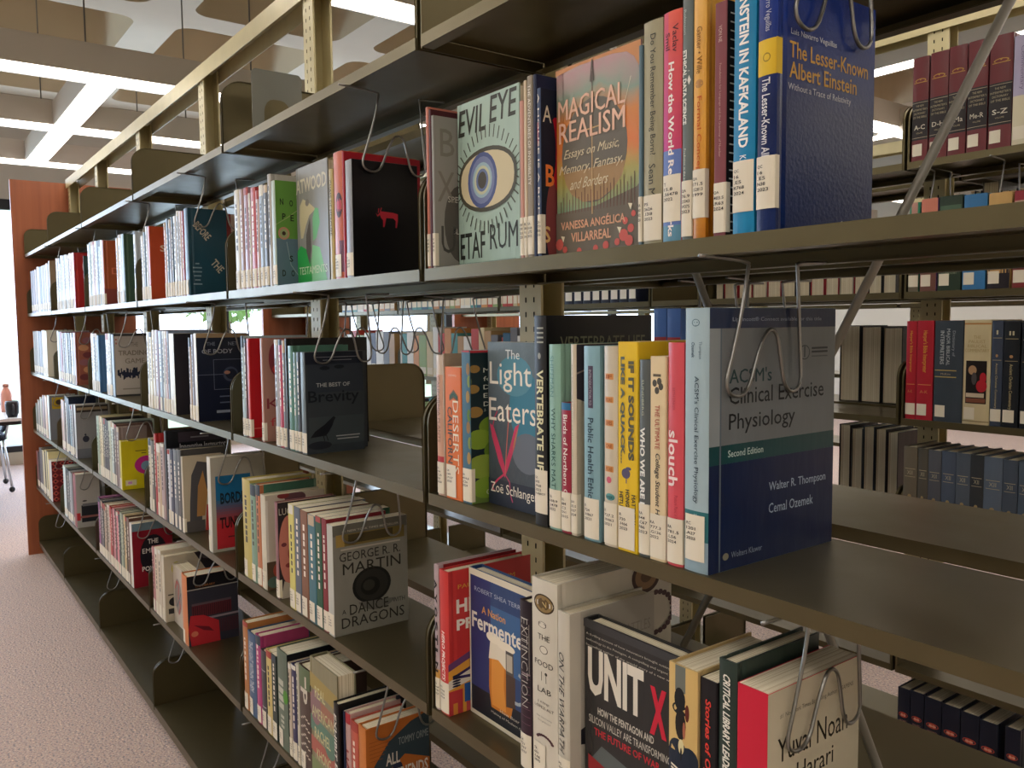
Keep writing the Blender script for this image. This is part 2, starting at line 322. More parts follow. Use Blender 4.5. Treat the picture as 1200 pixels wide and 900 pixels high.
# wire book supports
WM = mat('#8e8d8a', 'chrome')
def wire_mesh():
    P = [(0, -.02, 0), (0, .02, -.001), (0, .052, -.004), (0, .054, -.012), (0, .046, -.05), (0, .030, -.10), (0, .022, -.125), (0, .028, -.137), (0, .044, -.140), (0, .058, -.130), (0, .072, -.098), (0, .084, -.078), (0, .094, -.073), (0, .104, -.080), (0, .110, -.10), (0, .116, -.126), (0, .126, -.139), (0, .140, -.138), (0, .147, -.125), (0, .144, -.08), (0, .139, -.012), (0, .139, -.003), (0, .165, -.001), (0, .19, 0)]
    mb = MB(); mb.tube(smooth_path(P, 3), .0021, WM, 7); return mb.mesh('wire_support')
WIRE = wire_mesh()
def wire(x, z, y=0, label='', rz=0, tilt=0):
    o = thing('wire_book_support', label, 'book support', (x, y, z-.0195), rz, 'hanging wire book supports', WIRE); o.rotation_euler = (tilt, 0, rz); return o
# ------------------------------------------------------------------ books
def profile(t, hard):
    """spine outline (x, y) from the back board round the spine to the front board; y grows towards the page edges"""
    if hard:
        b = min(.0012, t*.06); pts = [(0, .016), (.0012, .011), (0, .006)]
        for i in range(9): a = i/8; pts.append((t*a, .0035-.0035*1-b*math.sin(math.pi*a)+.0008*abs(2*a-1)**3+b))
        pts += [(t, .006), (t-.0012, .011), (t, .016)]
    else:
        r = min(.0015, t*.2); pts = [(0, .012), (0, r), (r*.3, r*.3), (r, 0), (t*.5, -.0002), (t-r, 0), (t-r*.3, r*.3), (t, r), (t, .012)]
    return pts
def spine_y(prof, x):
    best = None
    for (xa, ya), (xb, yb) in zip(prof, prof[1:]):
        if xb > xa+1e-7 and xa-1e-6 <= x <= xb+1e-6:
            y = ya+(yb-ya)*(x-xa)/(xb-xa)
            if best is None or y < best: best = y
    return best if best is not None else 0
TXT = {}
def text_verts(s, bold=0):
    k = (s, bold)
    if k in TXT: return TXT[k]
    if bold and 'M' in s:                              # thicken by doubling: an outline offset breaks the letter M
        V, F = text_verts(s, 0); w = bold*.8/max(1, len(s)*.6); TXT[k] = ([(x*(1-w)+a, y, j) for j, a in ((0, 0), (1, w)) for x, y, q in V], F+[tuple(i+len(V) for i in f) for f in F]); return TXT[k]
    c = D.curves.new('t', 'FONT'); c.body = s; c.resolution_u = 2; c.offset = bold; o = D.objects.new('t', c)
    me = D.meshes.new_from_object(o); v = [(p.co.x, p.co.y) for p in me.vertices]; f = [tuple(p.vertices) for p in me.polygons]
    D.objects.remove(o); D.curves.remove(c); D.meshes.remove(me)
    if not v: v = [(0, 0), (1, 0), (1, 1)]; f = []
    x0, x1 = min(p[0] for p in v), max(p[0] for p in v); y0, y1 = min(p[1] for p in v), max(p[1] for p in v)
    v = [((x-x0)/max(x1-x0, 1e-6), (y-y0)/max(y1-y0, 1e-6), 0) for x, y in v]
    TXT[k] = (v, f); return TXT[k]
class Book:
    """local axes: x = thickness (front cover at x=t), y = depth from spine, z = height"""
    def __init__(s, t, h, d, hexc, hard=True, cover_mat=None, page_h=True, spine_hex=None, cover_hex=None):
        s.t, s.h, s.d, s.hard = t, h, d, hard
        s.prof = profile(t, hard); s.pr = MB(); s.tx = []; s.sp = MB(); s.st = []; s.k = 0
        c = .0024 if hard else .0006; c = min(c, t*.18); s.c = c
        m = cover_mat or mat(hexc, 'jacket' if hard else 'print'); P = [(0, d)]+s.prof+[(t, d)]
        mb = MB(); Q = []
        for x, y in P:                                   # inner outline
            Q.append((min(max(x, c), t-c), max(y, c+.001)))
        n = len(P); loop = P+Q[::-1]
        L = [(x, y, 0) for x, y in loop]+[(x, y, h) for x, y in loop]; N = len(loop)
        mf = mat(cover_hex, 'jacket') if cover_hex else m
        nsp = len(P)
        for i in range(N):
            j = (i+1) % N; q = [L[i], L[j], L[j+N], L[i+N]]
            front = cover_hex and i in (nsp-2, nsp-3)
            mb.add(q, [(0, 1, 2, 3)], mf if front else m, False)
        for z in (0, h):
            mb.add([(x, y, z) for x, y in P]+[(x, y, z) for x, y in Q], [(i, i+1, n+i+1, n+i) for i in range(n-1)], m)
        s.cover = mb.mesh('cover')
        mb = MB(); e = .003 if hard else .0004; y0 = .0085 if hard else .0022
        mb.box(c, t-c, y0, d-(e+.001 if hard else .0003), e, h-e, PAPER); s.pages = mb.mesh('page_block')
    def lift(s): s.k += 1; return .0001+.00002*s.k
    # front-cover drawing, u,v fractions
    def poly(s, pts, hexc, kind='print'):
        l = s.lift(); s.pr.add([(s.t+l, min(max(u, .0), .999)*s.d, min(max(v, .001), .999)*s.h) for u, v in pts], [tuple(range(len(pts)))], mat(hexc, kind))
    def rect(s, u0, u1, v0, v1, hexc, kind='print'): s.poly([(u0, v0), (u1, v0), (u1, v1), (u0, v1)], hexc, kind)
    def ell(s, u, v, ru, rv, hexc, n=22, a0=0, a1=360): s.poly([(u+ru*math.cos(math.radians(a0+(a1-a0)*i/n)), v+rv*math.sin(math.radians(a0+(a1-a0)*i/n))) for i in range(n if a1-a0 == 360 else n+1)], hexc)
    def line(s, pts, wd, hexc):
        for (a, b), (c, e) in zip(pts, pts[1:]):
            du, dv = (c-a)*s.d, (e-b)*s.h; L = math.hypot(du, dv) or 1; nu, nv = -dv/L*wd/2/s.d, du/L*wd/2/s.h
            s.poly([(a+nu, b+nv), (a-nu, b-nv), (c-nu, e-nv), (c+nu, e+nv)], hexc)
    def ctext(s, txt, u0, u1, v0, v1, hexc, bold=0, slant=0, rot=0):
        V, F = text_verts(txt, bold); l = .0003+.00002*s.k; cu, cv = (u0+u1)/2*s.d, (v0+v1)/2*s.h; W, H = (u1-u0)*s.d, (v1-v0)*s.h; cr, srr = math.cos(rot), math.sin(rot); out = []
        for x, y, jj in V:
            a, b = (x-.5)*W+slant*(y-.5)*H, (y-.5)*H; out.append((s.t+l+jj*.0001, cu+a*cr-b*srr, cv+a*srr+b*cr))
        q = MB(); q.add(out, F, mat(hexc)); s.tx.append(q)
    # spine drawing: f0,f1 fractions measured from the top
    def band(s, f0, f1, hexc, x0=0, x1=1):
        l = s.lift(); n = 8; vs = []
        for i in range(n+1):
            x = s.t*(x0+(x1-x0)*i/n); y = spine_y(s.prof, min(max(x, 0.0001), s.t-.0001))-l; x = min(max(x, -.0002), s.t+.0002); vs += [(x, y, s.h*(1-f1)), (x, y, s.h*(1-f0))]
        s.sp.add(vs, [(2*i, 2*i+2, 2*i+3, 2*i+1) for i in range(n)], mat(hexc))
    def blob(s, f, x, rf, rx, hexc, n=16):
        l = s.lift(); vs = []
        for i in range(n):
            a = 2*math.pi*i/n; xx = s.t*(x+rx*math.cos(a)); vs.append((xx, spine_y(s.prof, min(max(xx, .0001), s.t-.0001))-l, s.h*min(max(1-f+rf*math.sin(a), .001), .999)))
        xc_ = s.t*x; vs.append((xc_, spine_y(s.prof, min(max(xc_, .0001), s.t-.0001))-l-.0001, s.h*(1-f)))
        s.sp.add(vs, [(i, (i+1) % n, n) for i in range(n)], mat(hexc))
    def stext(s, txt, f0, f1, wd=.5, xc=.5, hexc='#ffffff', bold=0, slant=0):
        V, F = text_verts(txt, bold); L = (f1-f0)*s.h; W = wd*s.t; out = []
        for x, y, jj in V:
            xx = xc*s.t+(y-.5)*W; z = s.h*(1-f0)-x*L-slant*(y-.5)*W
            out.append((xx, spine_y(s.prof, min(max(xx, .0001), s.t-.0001))-.0008-jj*.0001, z))
        q = MB(); q.add(out, F, mat(hexc)); s.st.append(q)
    def htext(s, txt, f0, f1, x0, x1, hexc, bold=0):        # horizontal on the spine
        V, F = text_verts(txt, bold); out = []
        for x, y, jj in V:
            xx = s.t*(x0+(x1-x0)*x); out.append((xx, spine_y(s.prof, min(max(xx, .0001), s.t-.0001))-.0008-jj*.0001, s.h*(1-f1)+y*(f1-f0)*s.h))
        q = MB(); q.add(out, F, mat(hexc)); s.st.append(q)
    def place(s, label, loc, rz, lb=None, group='books', name='book', parts=True):
        r = thing(name, label, 'book', loc, rz, group)
        obj('cover', s.cover, r); obj('page_block', s.pages, r)
        if s.pr.f: obj('cover_picture', s.pr.mesh('cover_picture'), r)
        for q in s.tx: obj('cover_title', q.mesh('cover_title'), r)
        if s.sp.f: obj('spine_band', s.sp.mesh('spine_band'), r)
        for q in s.st: obj('spine_title', q.mesh('spine_title'), r)
        if lb:
            hh, z0, lines = lb; t = s.t; wdt = min(t*.97, .026); x0 = (t-wdt)/2 if t < .03 else t*.06; n = 8; vs = []; wrap = t < .024
            if wrap: x0 = .0; wdt = t
            for i in range(n+1):
                x = x0+wdt*i/n; y = spine_y(s.prof, min(max(x, .0001), t-.0001))-.0011; vs += [(x, y, z0), (x, y, z0+hh)]
            fs = [(2*i, 2*i+2, 2*i+3, 2*i+1) for i in range(n)]
            if wrap:
                m_ = len(vs); vs += [(t+.0005, .0, z0), (t+.0005, .0, z0+hh), (t+.0005, .006, z0), (t+.0005, .006, z0+hh)]; fs += [(m_-2, m_, m_+1, m_-1), (m_, m_+2, m_+3, m_+1)]
            mb = MB(); mb.add(vs, fs, mat('#ded6c2', 'label')); lo = obj('spine_label', mb.mesh('spine_label'), r)
            if lines:
                mb = MB(); k = len(lines); lh = min(.0052, hh*.8/k)
                for i, ln in enumerate(lines):
                    V, F = text_verts(ln, .01); W = min(wdt*.8, .0032*len(ln)); out = []
                    for x, y, jj in V:
                        xx = x0+wdt*.08+x*W; out.append((xx, spine_y(s.prof, min(max(xx, .0001), t-.0001))-.0014, z0+hh*.88-(i+1)*lh+y*lh*.62))
                    mb.add(out, F, mat('#26262a'))
                obj('label_text', mb.mesh('label_text'), lo)
        return r
# range, shelf row, bay, rear face, single, x, y, thickness, height, depth (mm), colour, look, options
BOOKS = [
(1,1,1,0,1,-1096.3,4.0,7.2,237.8,134.7,'#b8705e','slim salmon paperback with a pale foot',{}),
(1,1,1,0,1,-1087.8,4.0,6.2,232.7,138.0,'#4a1c22','thin dark maroon book',{'lb': 0}),
(1,1,1,0,1,-1080.3,4.0,6.2,222.6,138.0,'#8f8d86','grey book with faint large lettering on its cover',{'id': 'grey_spell'}),
(1,1,1,0,1,-1072.3,44.0,24.0,240.0,154.4,'#a9c4b8','pale mint face-out book with a big drawn eye',{'f': 1, 'id': 'evileye'}),
(1,1,1,0,1,-864.9,4.0,7.6,197.4,129.5,'#c08e80','short dusty pink paperback',{}),
(1,1,1,0,1,-855.9,4.0,5.9,220.7,144.5,'#c9b79c','thin cream book',{}),
(1,1,1,0,1,-848.7,4.0,10.9,224.2,127.2,'#8d8272','taupe book with small white lettering up its spine',{'st': [('THE ADVENTURES OF INVISIBILITY', '#e8e2d4', 0.05, 0.6, 0.5)]}),
(1,1,1,0,1,-836.4,4.0,6.2,223.4,138.0,'#1d2440','thin navy book',{'lb': 0}),
(1,1,1,0,1,-828.9,4.0,8.0,204.9,138.0,'#3a4a6a','blue and pink book with white spaced capitals on its spine',{'id': 'ahouse'}),
(1,1,1,0,1,-818.7,26.0,24.0,226.9,147.0,'#b98b6a','sunset-coloured face-out book with pink capitals',{'f': 1, 'id': 'magical'}),
(1,1,1,0,1,-653.0,4.0,4.6,210.0,141.1,'#5b7480','thin slate blue book beside the sunset-coloured face-out one',{}),
(1,1,1,0,1,-646.8,4.0,27.0,230.8,136.0,'#a09a7c','olive-beige book with dark lettering down its spine',{'id': 'doyou'}),
(1,1,1,0,1,-618.1,4.0,24.7,232.5,126.7,'#d8574f','red to blue book with bold white lettering down its spine',{'id': 'howthe'}),
(1,1,1,0,1,-592.1,4.0,13.1,239.8,140.2,'#66706e','grey book with white capitals, just right of the red to blue one',{'id': 'ethical'}),
(1,1,1,0,1,-577.7,4.0,16.0,244.4,138.0,'#dd9a35','tall orange book with a mottled orange cover',{'id': 'formal'}),
(1,1,1,0,1,-550.2,4.0,15.1,222.2,138.0,'#7d4148','maroon paperback with small type on its spine',{'id': 'maroon'}),
(1,1,1,0,1,-527.9,4.0,24.9,235.0,138.0,'#1583b4','bright blue book with large white capitals down its spine',{'id': 'kafka'}),
(1,1,1,0,1,-500.2,4.0,20.8,229.1,162.1,'#262f5c','tall glossy navy hardback with a yellow band',{'id': 'lesser'}),
(1,1,2,0,1,-1969.4,4.0,35.0,229.1,126.1,'#cfc8b4','cream white slim book',{}),
(1,1,2,0,1,-1932.7,4.0,27.0,226.3,138.0,'#9a7468','dusty brown book',{}),
(1,1,2,0,1,-1903.7,4.0,29.2,226.3,127.1,'#a8808a','mauve book',{}),
(1,1,2,0,1,-1873.3,4.0,12.2,211.1,127.7,'#dcd8d0','thin white book',{}),
(1,1,2,0,1,-1858.3,4.0,29.6,220.3,137.7,'#b84a4a','red book with a pale label',{}),
(1,1,2,0,1,-1827.3,4.0,19.1,210.7,149.8,'#cdb6b2','pale pink book',{}),
(1,1,2,0,1,-1805.6,4.0,24.2,218.8,128.7,'#98a8b8','silvery blue book',{}),
(1,1,2,0,1,-1779.9,4.0,23.6,215.3,131.7,'#5c6068','charcoal grey book',{}),
(1,1,2,0,1,-1752.9,4.0,18.1,234.8,106.7,'#b8b4ac','tall pale grey book with a striped cover',{'lb': 0}),
(1,1,2,0,1,-1733.4,4.0,26.5,218.0,138.0,'#9fae98','book with a glossy green and blue cover spelling large letters',{'id': 'nope'}),
(1,1,2,0,1,-1705.1,49.0,24.0,242.9,158.2,'#8a8c88','grey face-out book with two green leaf shapes',{'f': 1, 'id': 'atwood'}),
(1,1,2,0,1,-1445.2,4.0,17.6,199.2,143.8,'#b8a468','mustard and cream book',{'st': [('CHASE DE MERCURE', '#3a3020', 0.1, 0.6, 0.5)], 'lb': 0}),
(1,1,2,0,1,-1424.5,4.0,35.9,224.9,153.4,'#c05a38','orange-red book with a round dark motif',{'id': 'motif'}),
(1,1,2,0,1,-1386.2,4.0,7.9,221.5,154.9,'#a01828','tall red book standing behind the black one',{'lb': 0}),
(1,1,2,0,1,-1377.0,4.0,30.0,203.9,130.7,'#8b8e92','black book with a small red donkey on its cover',{'id': 'donkey'}),
(1,1,3,0,1,-2879.2,4.0,28.7,205.0,142.3,'#e0e4e4','thin white book',{}),
(1,1,3,0,1,-2846.2,4.0,23.7,212.8,136.9,'#5a6a70','thin slate book',{}),
(1,1,3,0,1,-2816.8,4.0,24.3,228.7,154.3,'#dfe2e2','thin glossy white book',{}),
(1,1,3,0,1,-2789.9,4.0,29.2,226.1,138.0,'#c0502a','burnt orange book with pale letters on its cover',{'id': 'orange_sl'}),
(1,1,3,0,1,-2596.7,4.0,20.2,217.3,126.4,'#e0c8c4','thin pinkish white book',{}),
(1,1,3,0,1,-2572.4,4.0,25.4,227.1,150.8,'#2f4a54','dark teal book',{}),
(1,1,3,0,1,-2545.2,4.0,24.9,221.9,133.7,'#9c9aa4','lilac grey book',{}),
(1,1,3,0,1,-2517.0,4.0,20.0,226.2,129.3,'#20303a','thin near-black book',{}),
(1,1,3,0,1,-2494.5,4.0,28.4,226.2,128.5,'#d8dce0','white book',{}),
(1,1,3,0,1,-2461.9,4.0,23.5,236.9,134.3,'#b8bcc0','pale grey book',{}),
(1,1,3,0,1,-2436.3,4.0,23.1,234.0,149.5,'#d0b8ac','cream pink book',{}),
(1,1,3,0,1,-2411.1,4.0,22.7,231.2,130.4,'#983c3c','thin red book',{}),
(1,1,3,0,1,-2385.4,4.0,34.5,235.2,106.0,'#1d4453','dark teal book with slanted white capitals on its cover',{'id': 'before'}),
(1,1,4,0,1,-3777.0,4.0,30.3,249.8,142.4,'#dfe4e0','white book',{}),
(1,1,4,0,1,-3741.3,4.0,28.0,253.7,144.2,'#6f8a74','thin green book',{}),
(1,1,4,0,1,-3708.8,4.0,34.6,254.4,136.2,'#e2e2e2','glossy white book',{}),
(1,1,4,0,1,-3670.6,4.0,30.5,251.3,141.4,'#b08a88','pinkish book',{}),
(1,1,4,0,1,-3635.8,4.0,33.4,251.7,126.9,'#e0e4e8','white book',{}),
(1,1,4,0,1,-3598.9,4.0,29.4,248.7,126.8,'#4f6a80','thin blue book',{}),
(1,1,4,0,1,-3565.3,4.0,38.7,249.1,131.2,'#b4c8d4','pale blue book',{}),
(1,1,4,0,1,-3523.3,4.0,33.1,245.6,145.4,'#e4e4e4','thin white book',{}),
(1,1,4,0,1,-3486.9,4.0,23.0,242.5,138.0,'#a0502f','rust orange book with faint lettering on its cover',{'id': 'rust'}),
(1,1,4,0,1,-3249.5,4.0,34.2,228.6,137.8,'#c09a50','mustard book',{}),
(1,1,4,0,1,-3210.0,4.0,45.6,237.1,134.4,'#dde0dc','thick glossy white book',{}),
(1,1,4,0,1,-3161.2,4.0,39.1,235.7,138.0,'#3c5440','dark green book with pale printing',{'id': 'greenp'}),
(1,1,4,0,1,-2981.1,4.0,31.6,227.9,142.6,'#c8d0d4','pale silvery book',{}),
(1,1,5,0,1,-4590.3,4.0,31.5,249.3,138.6,'#c4b8a0','cream book',{}),
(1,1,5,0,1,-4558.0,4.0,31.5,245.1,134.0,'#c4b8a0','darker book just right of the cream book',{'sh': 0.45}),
(1,1,5,0,1,-4522.0,4.0,28.2,244.8,132.3,'#d8dce0','white book',{}),
(1,1,5,0,1,-4493.0,4.0,28.2,241.8,142.2,'#d8dce0','paler book just right of the white book',{'sh': 1.02}),
(1,1,5,0,1,-4456.8,4.0,43.5,252.3,135.3,'#8fa0a8','grey blue book',{}),
(1,1,5,0,1,-4408.6,4.0,32.8,249.0,138.5,'#e0e6ea','glossy white book',{}),
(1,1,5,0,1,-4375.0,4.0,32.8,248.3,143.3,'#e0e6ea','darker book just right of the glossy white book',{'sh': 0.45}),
(1,1,5,0,1,-4336.9,4.0,41.4,247.9,137.5,'#c0d0d8','pale blue book',{}),
(1,1,5,0,1,-4291.1,4.0,31.2,244.7,147.7,'#e4e8ea','white book',{}),
(1,1,5,0,1,-4259.0,4.0,31.2,242.1,129.6,'#e4e8ea','darker book just right of the white book',{'sh': 0.7}),
(1,1,5,0,1,-4221.8,4.0,28.1,247.4,153.9,'#d8b8a0','peach book',{}),
(1,1,5,0,1,-4192.9,4.0,28.1,244.0,127.3,'#d8b8a0','paler book just right of the peach book',{'sh': 1.06}),
(1,1,5,0,1,-4160.8,4.0,61.9,243.0,138.0,'#b42c2c','bright red book with a pale figure on its cover',{'id': 'redfig'}),
(1,1,5,0,1,-3871.3,4.0,7.8,211.7,151.3,'#2c3c38','thin dark green book',{}),
(1,1,6,0,0,-5489.5,4.0,35.1,237.3,134.4,'#6c6a74','grey book',{}),
(1,1,6,0,0,-5453.6,4.0,35.1,234.3,145.9,'#6c6a74','paler book just right of the grey book',{'sh': 1.15}),
(1,1,6,0,0,-5407.0,4.0,37.6,237.5,148.9,'#8a7a8c','mauve grey book',{}),
(1,1,6,0,0,-5368.6,4.0,37.6,231.8,127.1,'#8a7a8c','darker book just right of the mauve grey book',{'sh': 0.45}),
(1,1,6,0,0,-5323.3,4.0,38.2,237.5,139.2,'#b49a96','dusty pink book',{}),
(1,1,6,0,0,-5284.3,4.0,38.2,233.1,144.9,'#b49a96','darker book just right of the dusty pink book',{'sh': 0.45}),
(1,1,6,0,0,-5235.5,4.0,40.3,246.4,134.3,'#dce0e4','white book with a blue panel',{}),
(1,1,6,0,0,-5194.4,4.0,40.3,241.5,142.3,'#dce0e4','paler book just right of the white book with a blue panel',{'sh': 1.01}),
(1,1,6,0,0,-5148.7,4.0,31.1,241.3,133.5,'#34507a','thin blue book',{}),
(1,1,6,0,0,-5116.8,4.0,31.1,239.2,136.6,'#34507a','paler book just right of the thin blue book',{'sh': 1.15}),
(1,1,6,0,0,-5078.4,4.0,28.2,241.6,153.2,'#8c8c80','grey green book',{}),
(1,1,6,0,0,-5049.5,4.0,28.2,240.9,135.7,'#8c8c80','paler book just right of the grey green book',{'sh': 1.15}),
(1,1,6,0,0,-5020.5,4.0,28.2,240.9,126.8,'#8c8c80','darker book just right of the grey green book',{'sh': 0.7}),
(1,1,6,0,0,-4985.9,4.0,35.3,240.5,132.4,'#a8a494','stone grey book',{}),
(1,1,6,0,0,-4949.8,4.0,35.3,240.1,136.7,'#a8a494','darker book just right of the stone grey book',{'sh': 0.7}),
(1,1,6,0,0,-4906.5,4.0,40.0,244.4,138.5,'#e8dcd0','cream white book',{}),
(1,1,6,0,0,-4865.7,4.0,40.0,239.5,141.5,'#e8dcd0','darker book just right of the cream white book',{'sh': 0.45}),
(1,1,6,0,0,-4816.8,4.0,39.3,251.7,138.0,'#a08a70','tan book',{}),
(1,2,1,0,1,-1079.3,4.0,18.6,212.6,141.0,'#c0a090','slim peach and white book',{'id': 'peach'}),
(1,2,1,0,1,-1059.3,4.0,4.7,214.4,138.0,'#a08c78','taupe-topped thin book',{'lb': 0}),
(1,2,1,0,1,-1053.3,4.0,43.3,195.6,138.0,'#d87030','orange book with tall pale letters and a palm drawing',{'id': 'deserts'}),
(1,2,1,0,1,-1008.1,4.0,23.0,220.5,138.0,'#3c6478','blue-spined book with green fruit on its cover',{'id': 'fruit'}),
(1,2,1,0,1,-982.1,32.0,24.0,232.5,116.0,'#4c5660','glossy dark face-out book with a pink sprout',{'f': 1, 'id': 'light'}),
(1,2,1,0,1,-839.3,4.0,26.2,267.9,186.1,'#242424','tall black book with white capitals down its spine',{'id': 'vertebrate'}),
(1,2,1,0,1,-810.1,4.0,22.4,232.0,121.9,'#8cb4a4','mint green book with thin dark capitals',{'id': 'sharks'}),
(1,2,1,0,1,-786.4,4.0,17.4,161.2,148.4,'#9c2f44','short crimson book with white lettering and a blue top',{'id': 'birds'}),
(1,2,1,0,1,-767.4,4.0,11.4,232.7,138.0,'#d0c4ac','cream book with tiny lettering and a dark patterned edge',{'id': 'cream89'}),
(1,2,1,0,1,-744.5,4.0,27.4,231.0,110.7,'#86adb8','light blue book with a small dark panel on its spine',{'id': 'ethics'}),
(1,2,1,0,1,-709.1,4.0,21.7,231.6,134.9,'#cfc4ae','cream book with orange words and a pink flower',{'id': 'flower'}),
(1,2,1,0,1,-685.2,4.0,31.3,236.8,138.0,'#e0bc28','yellow book with heavy grey capitals',{'id': 'quack'}),
(1,2,1,0,1,-652.6,4.0,16.1,217.6,131.7,'#5c6262','small grey book with bold white capitals',{'id': 'whowe'}),
(1,2,1,0,1,-635.1,4.0,22.7,221.8,149.3,'#dcc8a0','cream paperback with black and red lettering',{'id': 'ultimate'}),
(1,2,1,0,1,-610.4,4.0,21.7,236.8,154.5,'#d85560','coral red book with white lower-case lettering',{'id': 'slouch'}),
(1,2,1,0,1,-586.5,4.0,32.6,272.3,218.3,'#a4bcc4','large grey, green and navy textbook at the end of the row',{'id': 'acsm'}),
(1,2,2,0,1,-1955.4,4.0,19.9,234.8,157.4,'#b8ccd0','silvery teal book',{}),
(1,2,2,0,1,-1934.0,4.0,15.5,229.0,150.9,'#5a3434','thin dark brown book',{}),
(1,2,2,0,1,-1916.5,4.0,21.0,229.2,138.0,'#cc3c30','bright red book with a small orange and black picture',{'id': 'redbk'}),
(1,2,2,0,1,-1828.4,4.0,17.8,230.0,138.0,'#b88878','dusty pink book with red shapes on its cover',{'id': 'kaf'}),
(1,2,2,0,1,-1743.2,4.0,21.4,229.0,145.9,'#b8bcc4','silver glossy book',{}),
(1,2,2,0,1,-1720.0,4.0,20.0,229.2,132.8,'#b84860','raspberry book',{}),
(1,2,2,0,1,-1698.4,4.0,15.3,227.6,136.0,'#70747c','grey book',{}),
(1,2,2,0,1,-1681.0,4.0,11.8,231.4,183.7,'#141414','tall black book',{'lb': 0}),
(1,2,2,0,1,-1667.9,4.0,27.4,216.5,124.8,'#4d7a68','sage green book',{}),
(1,2,2,0,1,-1639.2,4.0,15.7,203.9,130.0,'#6f8c8c','teal grey book with a yellow patch',{}),
(1,2,2,0,1,-1621.7,4.0,16.9,204.3,148.2,'#3a4048','dark slate book',{}),
(1,2,2,0,1,-1603.2,4.0,27.7,204.7,126.1,'#5d6668','dark book with a raven on its cover',{'id': 'brevity'}),
(1,2,3,0,1,-2858.3,4.0,32.1,242.3,135.3,'#cfcab4','cream book',{}),
(1,2,3,0,1,-2825.3,4.0,32.1,241.3,132.9,'#cfcab4','paler book just right of the cream book',{'sh': 1.11}),
(1,2,3,0,1,-2786.1,4.0,26.9,247.9,125.7,'#d8d4d0','thin white book',{}),
(1,2,3,0,1,-2756.3,4.0,42.9,247.9,153.5,'#7c4448','maroon book',{}),
(1,2,3,0,1,-2710.0,4.0,41.6,245.3,140.8,'#5c6068','dark grey book',{}),
(1,2,3,0,1,-2665.6,4.0,21.9,245.4,129.4,'#d8dcdc','thin white book',{}),
(1,2,3,0,1,-2640.9,4.0,26.4,245.5,141.3,'#c8a8a8','pink book',{}),
(1,2,3,0,1,-2611.8,4.0,20.2,245.5,125.8,'#8898b0','blue grey book',{}),
(1,2,3,0,1,-2590.0,4.0,58.7,238.0,138.0,'#d8d0b8','charcoal book with an orange letter on its cover',{'id': 'orangen'}),
(1,2,3,0,1,-2388.7,4.0,23.0,227.2,140.8,'#b8a090','tan patterned book',{}),
(1,2,3,0,1,-2362.0,4.0,21.8,236.7,154.4,'#9090a0','grey mauve book',{}),
(1,2,3,0,1,-2337.5,4.0,30.0,239.1,138.0,'#e4e2da','navy book with a thin line square drawn on its cover',{'id': 'navysq'}),
(1,2,4,0,1,-3791.5,4.0,48.1,232.8,139.2,'#cfc8b8','cream book',{}),
(1,2,4,0,1,-3739.0,4.0,31.2,233.0,128.5,'#3a3c40','thin charcoal book',{}),
(1,2,4,0,1,-3703.5,4.0,35.8,233.2,139.6,'#8c8878','taupe book',{}),
(1,2,4,0,1,-3665.0,4.0,30.0,226.5,138.0,'#3f6a94','blue book with small white lettering',{'id': 'bluew'}),
(1,2,4,0,1,-3500.9,4.0,46.4,234.0,154.3,'#d8dce0','white book',{}),
(1,2,4,0,1,-3450.5,4.0,24.5,234.3,139.4,'#e0e0dc','glossy white book',{}),
(1,2,4,0,1,-3425.3,4.0,24.5,233.6,134.4,'#e0e0dc','darker book just right of the glossy white book',{'sh': 0.45}),
(1,2,4,0,1,-3397.6,4.0,41.0,231.3,138.0,'#3c3c3c','pale grey book with a dark blue splash on its cover',{'id': 'trading', 'lb': 0}),
(1,2,5,0,0,-4646.5,4.0,38.5,241.6,136.8,'#d8dee2','thin white book',{}),
(1,2,5,0,0,-4603.3,4.0,40.4,237.5,137.0,'#6c6c70','thin grey book',{}),
(1,2,5,0,0,-4557.0,4.0,42.2,237.7,128.1,'#8a3a4c','thin maroon book',{}),
(1,2,5,0,1,-4510.2,4.0,25.2,233.7,144.0,'#d8c8cc','pinkish white book',{}),
(1,2,5,0,0,-4484.3,4.0,25.2,227.8,126.9,'#d8c8cc','darker book just right of the pinkish white book',{'sh': 0.45}),
(1,2,5,0,1,-4453.4,4.0,24.6,233.9,138.2,'#403848','dark plum book',{}),
(1,2,5,0,0,-4427.9,4.0,24.6,233.6,128.3,'#403848','paler book just right of the dark plum book',{'sh': 1.15}),
(1,2,5,0,0,-4397.7,4.0,25.2,234.1,125.0,'#c8d4dc','pale blue book',{}),
(1,2,5,0,0,-4371.7,4.0,25.2,228.4,129.5,'#c8d4dc','darker book just right of the pale blue book',{'sh': 0.45}),
(1,2,5,0,1,-4338.7,4.0,26.8,234.3,143.4,'#34404c','dark grey book',{}),
(1,2,5,0,0,-4311.1,4.0,26.8,230.6,127.1,'#34404c','darker book just right of the dark grey book',{'sh': 0.45}),
(1,2,5,0,1,-4278.8,4.0,31.7,234.5,129.5,'#e4e4e8','glossy white book',{}),
(1,2,5,0,1,-4246.3,4.0,31.7,230.9,132.6,'#e4e4e8','darker book just right of the glossy white book',{'sh': 0.7}),
(1,2,5,0,1,-4209.3,4.0,49.5,234.8,138.0,'#9a5a48','reddish brown book with a patterned cover',{'id': 'patbrown'}),
(1,2,6,0,0,-5510.1,4.0,33.0,239.9,150.9,'#a09a88','stone coloured book',{}),
(1,2,6,0,0,-5476.2,4.0,33.0,234.0,133.4,'#a09a88','darker book just right of the stone coloured book',{'sh': 0.7}),
(1,2,6,0,0,-5435.4,4.0,32.2,240.1,145.5,'#7c6c58','brown book',{}),
(1,2,6,0,0,-5402.3,4.0,32.2,239.2,136.4,'#7c6c58','darker book just right of the brown book',{'sh': 0.45}),
(1,2,6,0,0,-5362.5,4.0,27.4,240.2,130.3,'#b8a890','tan book',{}),
